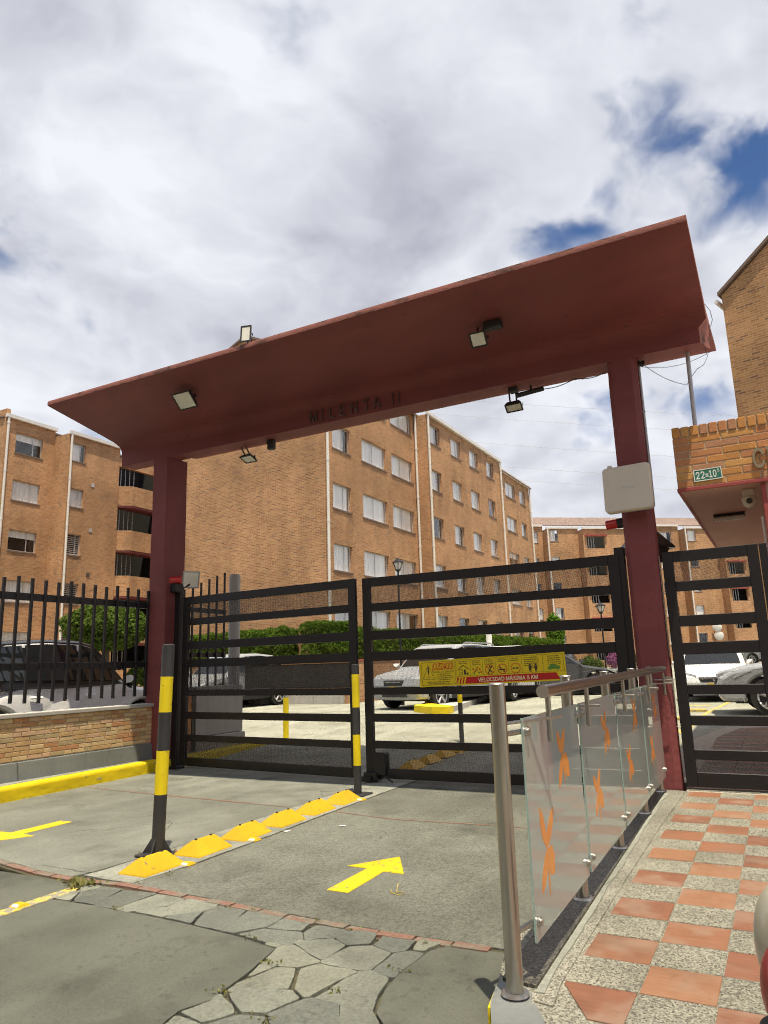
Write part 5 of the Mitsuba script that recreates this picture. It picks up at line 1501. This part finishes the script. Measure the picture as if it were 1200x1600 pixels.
# ------------------------------------------------------------------ lamps, sign post, power lines
def street_lamp(x, y, z1, label, sc=1.0):
    k = thing('street_lamp', label, 'street lamp', 'black lantern street lamps in the estate')
    part(k, 'pole', rod((x, y, 0), (x, y, z1 - 0.55 * sc), 0.045 * sc, 12, 0.035 * sc), 'black_paint', 40)
    part(k, 'base', rod((x, y, 0), (x, y, 0.5), 0.08 * sc, 12), 'black_paint', 40)
    z = z1 - 0.55 * sc
    part(k, 'collar', lathe([(0.0, 0.0), (0.06 * sc, 0.0), (0.10 * sc, 0.06 * sc), (0.12 * sc, 0.08 * sc), (0, 0.08 * sc)], 12, (x, y, z)), 'black_paint', 40)
    part(k, 'lamp_glass', hull([(x + r * math.cos(a), y + r * math.sin(a), z + h) for a in np.arange(6) * math.pi / 3 for r, h in ((0.10 * sc, 0.08 * sc), (0.19 * sc, 0.34 * sc))]), 'lens_clear')
    part(k, 'cage', [rod((x + 0.105 * sc * math.cos(a), y + 0.105 * sc * math.sin(a), z + 0.08 * sc), (x + 0.195 * sc * math.cos(a), y + 0.195 * sc * math.sin(a), z + 0.34 * sc), 0.014 * sc, 6) for a in np.arange(6) * math.pi / 3], 'black_paint')
    part(k, 'hood', hull([(x + r * math.cos(a), y + r * math.sin(a), z + h) for a in np.arange(6) * math.pi / 3 for r, h in ((0.25 * sc, 0.34 * sc), (0.24 * sc, 0.37 * sc), (0.06 * sc, 0.50 * sc))]), 'black_paint')
    part(k, 'finial', lathe([(0.0, 0.07 * sc), (0.022 * sc, 0.05 * sc), (0.03 * sc, 0.0)], 8, (x, y, z + 0.49 * sc)), 'black_paint', 40)


street_lamp(-11.05, 21.5, 5.12, 'black lantern lamp before the middle block, above the gate centre', 0.85)
street_lamp(-9.5, 45.0, 4.98, 'small distant lantern lamp before the far block beside the right pillar', 1.3)
sp_ = thing('yard_sign', 'white oval sign on a thin post in front of the long hedge', 'sign')
part(sp_, 'post', rod((-9.64, 26.0, 0.3), (-9.64, 26.0, 2.2), 0.03, 8), 'white_pipe', 40)
pl2 = trimesh.creation.icosphere(2, 0.2); pl2.apply_scale((0.6, 0.12, 1.6)); pl2.apply_translation((-9.64, 25.96, 2.45))
part(sp_, 'plate', pl2, 'white_plastic', True)
for i, (h0, h1) in enumerate(((25.5, 20.2), (24.0, 19.0), (21.2, 16.5), (18.6, 15.3), (17.3, 14.6))):
    k = one('power_line', ['uppermost', 'second', 'third', 'fourth', 'lowest'][i] + ' of the thin power lines in the sky above the far block', 'power line', path_tube(sag((-40, 75 + 2 * i, h0 + 9.0), (50, 98 + 2 * i, h1 - 0.5), 1.2, 30), 0.016, 5), 'sky_cable', group='power lines above the far block')


# ------------------------------------------------------------------ vehicles
def car(name, label, loc, heading, L=4.5, W=1.82, Ht=1.68, paint='car_white', kind='suv', roof=None, wheel_r=0.34, plate=True, rails=False, group='cars parked in the estate', sc=1.13):
    """Local: x forward, y left, z up. The side outline is swept across the width with rounded flanks and a tapering cabin."""
    k = thing(name, label, 'car', group)
    h = L / 2
    if kind == 'suv':
        hood, belt = 0.98, 1.02
        base_w, roof_f, roof_b, base_r = 0.98, 0.28, -1.55, -2.08
        nose = [(h - 0.02, 0.42), (h, 0.62), (h - 0.05, 0.80), (h - 0.22, 0.90), (h - 0.6, 0.96), (base_w + 0.05, 1.04)]
        tail = [(-h + 0.12, 1.05), (-h + 0.02, 0.85), (-h, 0.55), (-h + 0.06, 0.32)]
        roofc = [(base_w, 1.055), (roof_f + 0.1, Ht - 0.07), (roof_f - 0.15, Ht - 0.015), (-0.5, Ht), (roof_b + 0.2, Ht - 0.05), (roof_b - 0.08, Ht - 0.10), (base_r, 1.12)]
    elif kind == 'sedan':
        belt = 0.94
        base_w, roof_f, roof_b, base_r = 0.95, 0.12, -0.95, -1.62
        nose = [(h - 0.02, 0.36), (h, 0.52), (h - 0.05, 0.66), (h - 0.25, 0.76), (h - 0.7, 0.84), (base_w + 0.05, 0.93)]
        tail = [(-h + 0.10, 0.98), (-h + 0.01, 0.80), (-h, 0.50), (-h + 0.06, 0.30)]
        roofc = [(base_w, 0.945), (roof_f + 0.1, Ht - 0.06), (roof_f - 0.15, Ht - 0.012), (-0.45, Ht), (roof_b + 0.15, Ht - 0.05), (base_r, 0.99)]
    else:  # hatch
        belt = 0.96
        base_w, roof_f, roof_b, base_r = 1.0, 0.28, -1.25, -1.78
        nose = [(h - 0.02, 0.36), (h, 0.55), (h - 0.05, 0.70), (h - 0.25, 0.82), (h - 0.55, 0.90), (base_w + 0.05, 0.98)]
        tail = [(-h + 0.08, 0.98), (-h + 0.01, 0.80), (-h, 0.50), (-h + 0.06, 0.30)]
        roofc = [(base_w, 0.99), (roof_f + 0.1, Ht - 0.07), (roof_f - 0.15, Ht - 0.012), (-0.45, Ht), (roof_b + 0.15, Ht - 0.06), (base_r, 1.02)]
    wf, wr_ = h - 0.88, -h + 0.86
    zs = 0.26
    side = Polygon([(-h + 0.12, zs), (h - 0.1, zs)] + nose + roofc + tail)
    side = side.buffer(0.03).buffer(-0.03).buffer(-0.03).buffer(0.03)
    arch = unary_union([Point(wf, wheel_r).buffer(wheel_r + 0.055, 16), Point(wr_, wheel_r).buffer(wheel_r + 0.055, 16)])
    body2 = side.difference(arch)
    body2 = max(getattr(body2, 'geoms', [body2]), key=lambda g: g.area)

    def deform(v):
        v = np.array(v, float)
        x, z = v[:, 0], v[:, 2]
        t = 1 - 0.13 * np.abs(x / h) ** 4
        c = np.clip((z - belt) / (Ht - belt), 0, 1)
        v[:, 1] *= t * (1 - 0.20 * c ** 1.2) * (1 - 0.03 * np.clip((0.55 - z) / 0.3, 0, 1))
        return v

    R = trimesh.transformations.rotation_matrix(heading, (0, 0, 1)) @ np.diag([sc, sc, sc, 1.0])
    R[:3, 3] = loc

    def place(m, mat, nm, parent=None, smooth=False, label=None, df=True):
        m = m.copy()
        if df:
            m.vertices = deform(m.vertices)
        m.apply_transform(R)
        return part(parent or k, nm, m, mat, smooth, label=label)

    def loft(pg, layers):
        """layers: (y, inset) pairs from one flank to the other."""
        ext = np.array(pg.segmentize(0.12).exterior.coords)[:-1]
        if Polygon(ext).exterior.is_ccw is False:
            ext = ext[::-1]
        e1 = ext - np.roll(ext, 1, 0); e2 = np.roll(ext, -1, 0) - ext
        nr = np.c_[-(e1 + e2)[:, 1], (e1 + e2)[:, 0]]
        nr /= np.linalg.norm(nr, axis=1, keepdims=True) + 1e-9
        n = len(ext)
        V, F = [], []
        for y, ins in layers:
            q = ext + nr * ins
            V.append(np.c_[q[:, 0], np.full(n, y), q[:, 1]])
        for i in range(len(layers) - 1):
            for j in range(n):
                a, b = i * n + j, i * n + (j + 1) % n
                F += [(a, b, b + n), (a, b + n, a + n)]
        V = np.vstack(V)
        for li, flip in ((0, False), (len(layers) - 1, True)):
            tv_, tf = trimesh.creation.triangulate_polygon(biggest(Polygon(V[li * n:(li + 1) * n][:, [0, 2]]).buffer(0)), engine='earcut')
            o_ = len(V)
            V = np.vstack([V, np.c_[tv_[:, 0], np.full(len(tv_), layers[li][0]), tv_[:, 1]]])
            F += [tuple(t + o_) for t in (tf[:, ::-1] if flip else tf)]
        m = trimesh.Trimesh(V, np.array(F), process=False)
        if m.volume < 0:
            m.invert()
        return m
    w2 = W / 2
    lay = [(-w2, 0.07), (-w2 + 0.015, 0.035), (-w2 + 0.06, 0.008), (-w2 + 0.16, 0.0), (0, -0.01), (w2 - 0.16, 0.0), (w2 - 0.06, 0.008), (w2 - 0.015, 0.035), (w2, 0.07)]
    place(loft(body2, lay), paint, 'body', smooth=38)
    place(box(-h + 0.3, h - 0.3, -w2 + 0.16, w2 - 0.16, 0.22, 0.62), 'car_trim', 'underbody')
    if roof:
        rp = side.intersection(sbox(-1.30, belt + 0.01, base_w + 0.1, Ht + 0.1)).buffer(0.005)
        place(loft(max(getattr(rp, 'geoms', [rp]), key=lambda g: g.area), [(-w2 + 0.0, 0.045), (-w2 + 0.05, 0.012), (-w2 + 0.16, 0.0), (0, -0.012), (w2 - 0.16, 0.0), (w2 - 0.05, 0.012), (w2 - 0.0, 0.045)]), roof, 'roof_skin', smooth=38)
    # glass
    cab = Polygon(roofc).buffer(-0.075)
    cab = cab.intersection(sbox(-9, belt + 0.035, 9, 9))
    cab = max(getattr(cab, 'geoms', [cab]), key=lambda g: g.area)
    cuts = [(-9, -0.92), (-0.86, 0.02), (0.08, 9)] if kind != 'sedan' else [(-9, -0.60), (-0.54, 0.10), (0.16, 9)]
    for sg in (-1, 1):
        for a, b in cuts:
            g = cab.intersection(sbox(a, 0, b, 9))
            if g.is_empty or g.area < 0.02:
                continue
            g = max(getattr(g, 'geoms', [g]), key=lambda q: q.area).segmentize(0.1)
            m = extr(g, 0.05, frame((0, sg * (w2 - 0.034) , 0), X_, Z_, np.array([0, sg * 1.0, 0])))
            if m.volume < 0:
                m.invert()
            place(m, 'car_glass', 'side_window')
    def strip(p, q, inset, off=0.012):
        p, q = np.array(p, float), np.array(q, float)
        d = (q - p) / np.linalg.norm(q - p); nn_ = np.array([d[1], -d[0]])
        if nn_[1] < 0:
            nn_ = -nn_
        pg_ = Polygon([p - nn_ * 0.03, q - nn_ * 0.03, q + nn_ * off, p + nn_ * off])
        ys = np.linspace(-w2 + inset, w2 - inset, 9)
        V = []
        for y in ys:
            crown = 0.03 * (1 - (y / w2) ** 2)
            for pt, on in ((p - nn_ * .03, 0), (q - nn_ * .03, 0), (q + nn_ * off, 1), (p + nn_ * off, 1)):
                V.append((pt[0], y, pt[1]))
        F = []
        for i in range(len(ys) - 1):
            for j in range(4):
                a, b = i * 4 + j, i * 4 + (j + 1) % 4
                F += [(a, b, b + 4), (a, b + 4, a + 4)]
        o_ = (len(ys) - 1) * 4
        F += [(0, 2, 1), (0, 3, 2), (o_, o_ + 1, o_ + 2), (o_, o_ + 2, o_ + 3)]
        m = trimesh.Trimesh(np.array(V), np.array(F), process=False)
        if m.volume < 0:
            m.invert()
        return m
    p, q = np.array(roofc[0]), np.array(roofc[1])
    place(strip(p + (q - p) * 0.08, p + (q - p) * 0.92, 0.13, 0.016), 'car_glass', 'windscreen')
    p, q = np.array(roofc[-1]), np.array(roofc[-2])
    place(strip(p + (q - p) * 0.10, p + (q - p) * 0.90, 0.16, 0.016), 'car_glass', 'rear_window')
    # front
    zg = nose[1][1]
    place(hull([(h - 0.10, y, z) for y in (-0.42, 0.42) for z in (zg - 0.02, zg + 0.16)] + [(h + 0.012, y, zg + d_) for y in (-0.36, 0.36) for d_ in (0.0, 0.10)] + [(h - 0.02, y, zg + 0.14) for y in (-0.40, 0.40)]), 'car_trim', 'grille')
    place(hull([(h - 0.02, y, zg + 0.075) for y in (-0.37, 0.37)] + [(h + 0.02, y, zg + 0.075) for y in (-0.3, 0.3)] + [(h + 0.02, y, zg + 0.095) for y in (-0.3, 0.3)]), 'chrome', 'grille_bar')
    place(hull([(h - 0.12, y, z) for y in (-0.55, 0.55) for z in (0.32, 0.46)] + [(h + 0.014, y, z) for y in (-0.45, 0.45) for z in (0.34, 0.44)]), 'car_trim', 'lower_grille')
    if plate:
        place(box(h + 0.02, h + 0.035, -0.17, 0.17, zg - 0.13, zg - 0.02), 'plate_yellow', 'licence_plate')
        place(box(-h - 0.02, -h + 0.0, -0.17, 0.17, 0.72, 0.84), 'plate_yellow', 'licence_plate')
    for sg in (-1, 1):
        ph = hull([(h - 0.03, sg * (w2 * 0.52), zg + 0.08), (h - 0.04, sg * w2 * 0.52, zg + 0.20), (h - 0.17, sg * w2 * 0.93, zg + 0.10), (h - 0.36, sg * w2 * 1.0, zg + 0.22), (h - 0.62, sg * w2 * 1.012, zg + 0.28), (h - 0.30, sg * w2 * 0.96, zg + 0.28), (h - 0.12, sg * w2 * 0.7, zg + 0.25), (h - 0.30, sg * w2 * 1.01, zg + 0.14)])
        place(ph, 'headlight', 'headlight')
        tl_ = hull([(-h + 0.02, sg * w2 * 0.7, 0.80), (-h + 0.02, sg * w2 * 0.7, 0.98), (-h + 0.05, sg * w2 * 1.0, 0.82), (-h + 0.32, sg * w2 * 1.01, 0.96), (-h + 0.10, sg * w2 * 0.98, 1.02)])
        place(tl_, 'lens_red', 'tail_light')
        mr = hull([(base_w - 0.12, sg * (w2 + 0.02), belt + 0.06), (base_w - 0.12, sg * (w2 + 0.18), belt + 0.07), (base_w - 0.14, sg * (w2 + 0.18), belt + 0.19), (base_w - 0.14, sg * (w2 + 0.02), belt + 0.17), (base_w + 0.0, sg * (w2 + 0.06), belt + 0.08), (base_w - 0.0, sg * (w2 + 0.15), belt + 0.15)])
        place(mr, paint, 'mirror', df=False)
        for xd in (-0.72, 0.22):
            place(hull([(xd - 0.10, sg * (w2 - 0.01), belt - 0.12), (xd + 0.10, sg * (w2 - 0.01), belt - 0.12), (xd - 0.10, sg * (w2 + 0.022), belt - 0.10), (xd + 0.10, sg * (w2 + 0.022), belt - 0.10), (xd - 0.10, sg * (w2 - 0.01), belt - 0.08), (xd + 0.10, sg * (w2 - 0.01), belt - 0.08)]), paint, 'door_handle')
        if rails:
            place(path_tube([(roof_f - 0.2, sg * (w2 * 0.84), Ht - 0.02), (roof_f - 0.35, sg * w2 * 0.84, Ht + 0.03), (roof_b + 0.25, sg * w2 * 0.84, Ht + 0.0), (roof_b + 0.1, sg * w2 * 0.84, Ht - 0.06)], 0.02, 6), 'rim', 'roof_rail', df=False)
        place(box(-h + 1.3, h - 1.35, sg * (w2 - 0.04), sg * (w2 + 0.006), zs - 0.01, zs + 0.10), 'car_trim', 'side_skirt')
        for xw_ in (wf, wr_):
            y0 = sg * (w2 - 0.20)
            wk = place(rod((xw_, y0, wheel_r), (xw_, sg * (w2 - 0.015), wheel_r), wheel_r, 28), 'tyre', 'wheel', smooth=40, df=False)
            place(rod((xw_, sg * (w2 - 0.02), wheel_r), (xw_, sg * (w2 - 0.008), wheel_r), wheel_r * 0.66, 24), 'car_trim', 'rim_well', wk, df=False)
            sp = [rod((xw_, sg * (w2 - 0.004), wheel_r), (xw_ + wheel_r * 0.64 * math.cos(a), sg * (w2 - 0.004), wheel_r + wheel_r * 0.64 * math.sin(a)), 0.028, 6) for a in np.arange(5) * 2 * math.pi / 5 + 0.3]
            rg = path_tube([(xw_ + wheel_r * 0.64 * math.cos(a), sg * (w2 - 0.006), wheel_r + wheel_r * 0.64 * math.sin(a)) for a in np.linspace(0, 2 * math.pi, 25)], 0.02, 6)
            place(trimesh.util.concatenate(sp + [rg]), 'rim', 'rim', wk, df=False)
    return k


HP = math.pi / 2
one('parking_strip', 'raised concrete parking strip behind the low brick wall at the left', 'pavement', sheet(sbox(-17, 1.0, -9.98, 13.0), 0.16, 0.2), 'lane_concrete', kind='structure')
car('parked_car', 'white crossover with black roof parked behind the bar fence at the left', (-12.05, 9.0, 0.21), HP - 0.02, 4.45, 1.88, 1.78, 'car_white', 'suv', roof='car_black', wheel_r=0.37)
car('parked_car', 'silver grey hatchback partly hidden behind the concrete column', (-17.3, 20.6, 0.33), -HP - 0.12, 4.1, 1.72, 1.62, 'car_silver', 'hatch')
car('parked_car', 'silver sport utility car left of the warning sign', (-9.5, 21.4, 0.335), math.atan2(-0.97, -0.24), 4.40, 1.82, 1.69, 'car_silver', 'suv', rails=True, sc=1.10)
car('parked_car', 'white car roof just visible above the warning sign', (-8.9, 24.8, 0.34), -HP, 4.2, 1.74, 1.60, 'car_white', 'hatch')
car('parked_car', 'yellow car roof just visible above the warning sign', (-8.6, 29.3, 0.35), -HP, 4.2, 1.70, 1.66, 'car_taxi', 'hatch')
car('parked_car', 'dark grey sedan with its nose right of the warning sign', (-7.85, 27.4, 0.345), 0.42, 4.5, 1.8, 1.50, 'car_grey', 'sedan')
car('parked_car', 'white crossover facing the pedestrian gate', (-2.0, 24.4, 0.34), -HP + 0.06, 4.3, 1.84, 1.66, 'car_white', 'hatch', sc=0.98)
car('parked_car', 'silver blue car nosing in at the right edge behind the pedestrian gate', (0.86, 18.7, 0.33), math.pi + 0.12, 4.2, 1.74, 1.50, 'car_silver', 'hatch')
car('parked_car', 'small silver car far back beside the white crossover', (-0.6, 61.5, 0.85), math.pi - 0.5, 4.2, 1.75, 1.55, 'car_silver', 'hatch')

# traffic island in the yard
il = thing('yard_island', 'low concrete island with a yellow nose in the yard', 'traffic island', kind='structure')
isl = Polygon([(-9.1, 18.9), (-7.95, 17.95), (-8.2, 19.6), (-9.6, 25.6), (-10.4, 29.7), (-11.9, 29.5), (-11.2, 25.6), (-9.55, 19.8)])
put(il, extr(isl, 0.42, None, 0.06), 'concrete')
part(il, 'nose', extr(Polygon([(-9.15, 18.85), (-9.05, 18.5), (-8.25, 17.85), (-7.95, 17.85), (-8.0, 18.3), (-9.0, 19.2)]).buffer(0.10), 0.46, None, 0.05), 'yellow_kerb')
one('yard_kerb', 'low grey kerb at the back of the yard left of the island', 'kerb', [bevel_box(-26, -24.6, 22.1, 22.4, 0.2, 0.66, 0.02)], 'concrete', kind='structure')
def on_yard(pts, d=0.004):
    p_ = np.array(pts, float)
    v_ = np.vstack([np.c_[p_, [zy(y) + d for y in p_[:, 1]]], np.c_[p_, [zy(y) - 0.01 for y in p_[:, 1]]]])
    return hull(v_)


bm_ = []
for a_ in np.arange(15.0, 23.0, 1.0):
    f_ = lambda y: -1.95 + (y - 15) * 0.045
    bm_.append(on_yard([(f_(a_), a_), (f_(a_) + 0.10, a_), (f_(a_ + 1) + 0.10, a_ + 1), (f_(a_ + 1), a_ + 1)]))
bm_ += [on_yard([(-2.35, 15.1), (-1.95, 15.2), (-1.95, 15.5), (-2.45, 15.4)]), on_yard([(-2.6, 21.0), (-1.9, 21.0), (-1.9, 21.3), (-2.6, 21.3)])]
one('bay_line', 'yellow parking bay lines behind the pedestrian gate', 'road marking', bm_, 'yellow_faded', kind='structure')
for i, (x, y) in enumerate(((-1.95, 17.0), (-1.9, 18.9))):
    k = thing('wheel_stop', ('nearer' if i == 0 else 'farther') + ' pale wheel stop in the bay before the white crossover', 'wheel stop', 'wheel stops behind the pedestrian gate')
    put(k, bevel_box(x - 0.30, x + 0.12, y - 0.08, y + 0.08, zy(y) - 0.05, zy(y) + 0.06, 0.02), 'yellow_faded')

# motorcycle: only its red and clear front corner reaches the frame
mo = thing('motorcycle', 'red motorcycle with a clear lamp at the lower right corner', 'motorcycle')
mc = np.array([-0.128, 3.62, -0.03])


def mp(name, m, mat, sm=30):
    m.apply_translation(mc)
    part(mo, name, m, mat, sm)


def lobe(c, r):
    m_ = trimesh.creation.icosphere(3, 1.0); m_.apply_scale(r); m_.apply_translation(np.array(c) - mc - np.array([0.05, 0, 0]))
    return m_


mp('lamp_lens', lobe((-0.10, 3.47, 0.49), (0.105, 0.10, 0.215)), 'moto_lens')
mp('lamp_rim', lobe((-0.085, 3.49, 0.485), (0.105, 0.10, 0.235)), 'grey_metal')
mp('reflector', lobe((-0.055, 3.40, 0.53), (0.07, 0.06, 0.10)), 'chrome')
mp('fairing', lobe((-0.108, 3.27, 0.40), (0.080, 0.09, 0.155)), 'moto_red')
mp('lower_trim', lobe((-0.128, 3.29, 0.262), (0.08, 0.07, 0.04)), 'black_plastic')
mp('mudguard', lobe((-0.108, 3.34, 0.13), (0.075, 0.10, 0.12)), 'grey_metal')
tank = trimesh.creation.icosphere(3, 1.0); tank.apply_scale((0.36, 0.15, 0.17)); tank.apply_translation((0.55, -0.12, 0.85))
mp('tank', tank, 'moto_red')
mp('seat', bevel_box(0.75, 1.35, -0.24, 0.0, 0.72, 0.82, 0.04), 'black_plastic')
mp('engine', bevel_box(0.40, 0.85, -0.26, 0.02, 0.25, 0.62, 0.06), 'grey_metal')
for nm, x in (('front_wheel', -0.02), ('rear_wheel', 1.25)):
    ty = trimesh.creation.torus(0.26, 0.05, 32, 12); ty.apply_transform(trimesh.transformations.rotation_matrix(HP, (1, 0, 0))); ty.apply_translation((x + 0.35, -0.12, 0.41))
    mp(nm, ty, 'tyre')
mp('fork', trimesh.util.concatenate([rod((0.12, -0.05, 0.41), (0.22, -0.05, 1.0), 0.022, 8), rod((0.12, -0.19, 0.41), (0.22, -0.19, 1.0), 0.022, 8)]), 'chrome')
mp('handlebar', trimesh.util.concatenate([rod((0.24, -0.46, 1.02), (0.24, 0.22, 1.02), 0.014, 8)]), 'black_plastic')

k = thing('litter', 'thin straw loop lying on the entry lane right of the arrow', 'litter')
put(k, path_tube([(-2.75, 5.05, .006), (-2.70, 4.98, .007), (-2.64, 4.95, .007), (-2.60, 4.99, .007), (-2.63, 5.03, .007), (-2.67, 5.0, .007), (-2.76, 5.2, .006)], 0.003, 5), 'yellow_faded')
for x, y, a_, lab in ((-4.22, 6.77, 0.3, 'white paper scrap lying alone on the entry lane'), (-4.62, 6.36, 1.0, 'white paper scrap beside the third divider block')):
    q = bevel_box(-0.03, 0.03, -0.02, 0.02, 0.0, 0.004, 0.001); q.apply_transform(trimesh.transformations.rotation_matrix(a_, (0, 0, 1))); q.apply_translation((x, y, 0.005))
    one('litter', lab, 'litter', q, 'plate_white')

# drain frame at the bottom of the picture
dg = thing('drain_cover', 'dark rectangular drain frame in the broken paving at the bottom edge', 'drain cover')
part(dg, 'frame', [bevel_box(-2.14, -1.78, y - 0.02, y + 0.02, -0.02, 0.006, 0.004) for y in (2.80, 3.20)] + [bevel_box(x - 0.02, x + 0.02, 2.82, 3.18, -0.02, 0.006, 0.004) for x in (-2.12, -1.80)], 'old_slab_2')
part(dg, 'lid', box(-2.10, -1.82, 2.82, 3.18, -0.03, 0.0), 'crack_dirt')
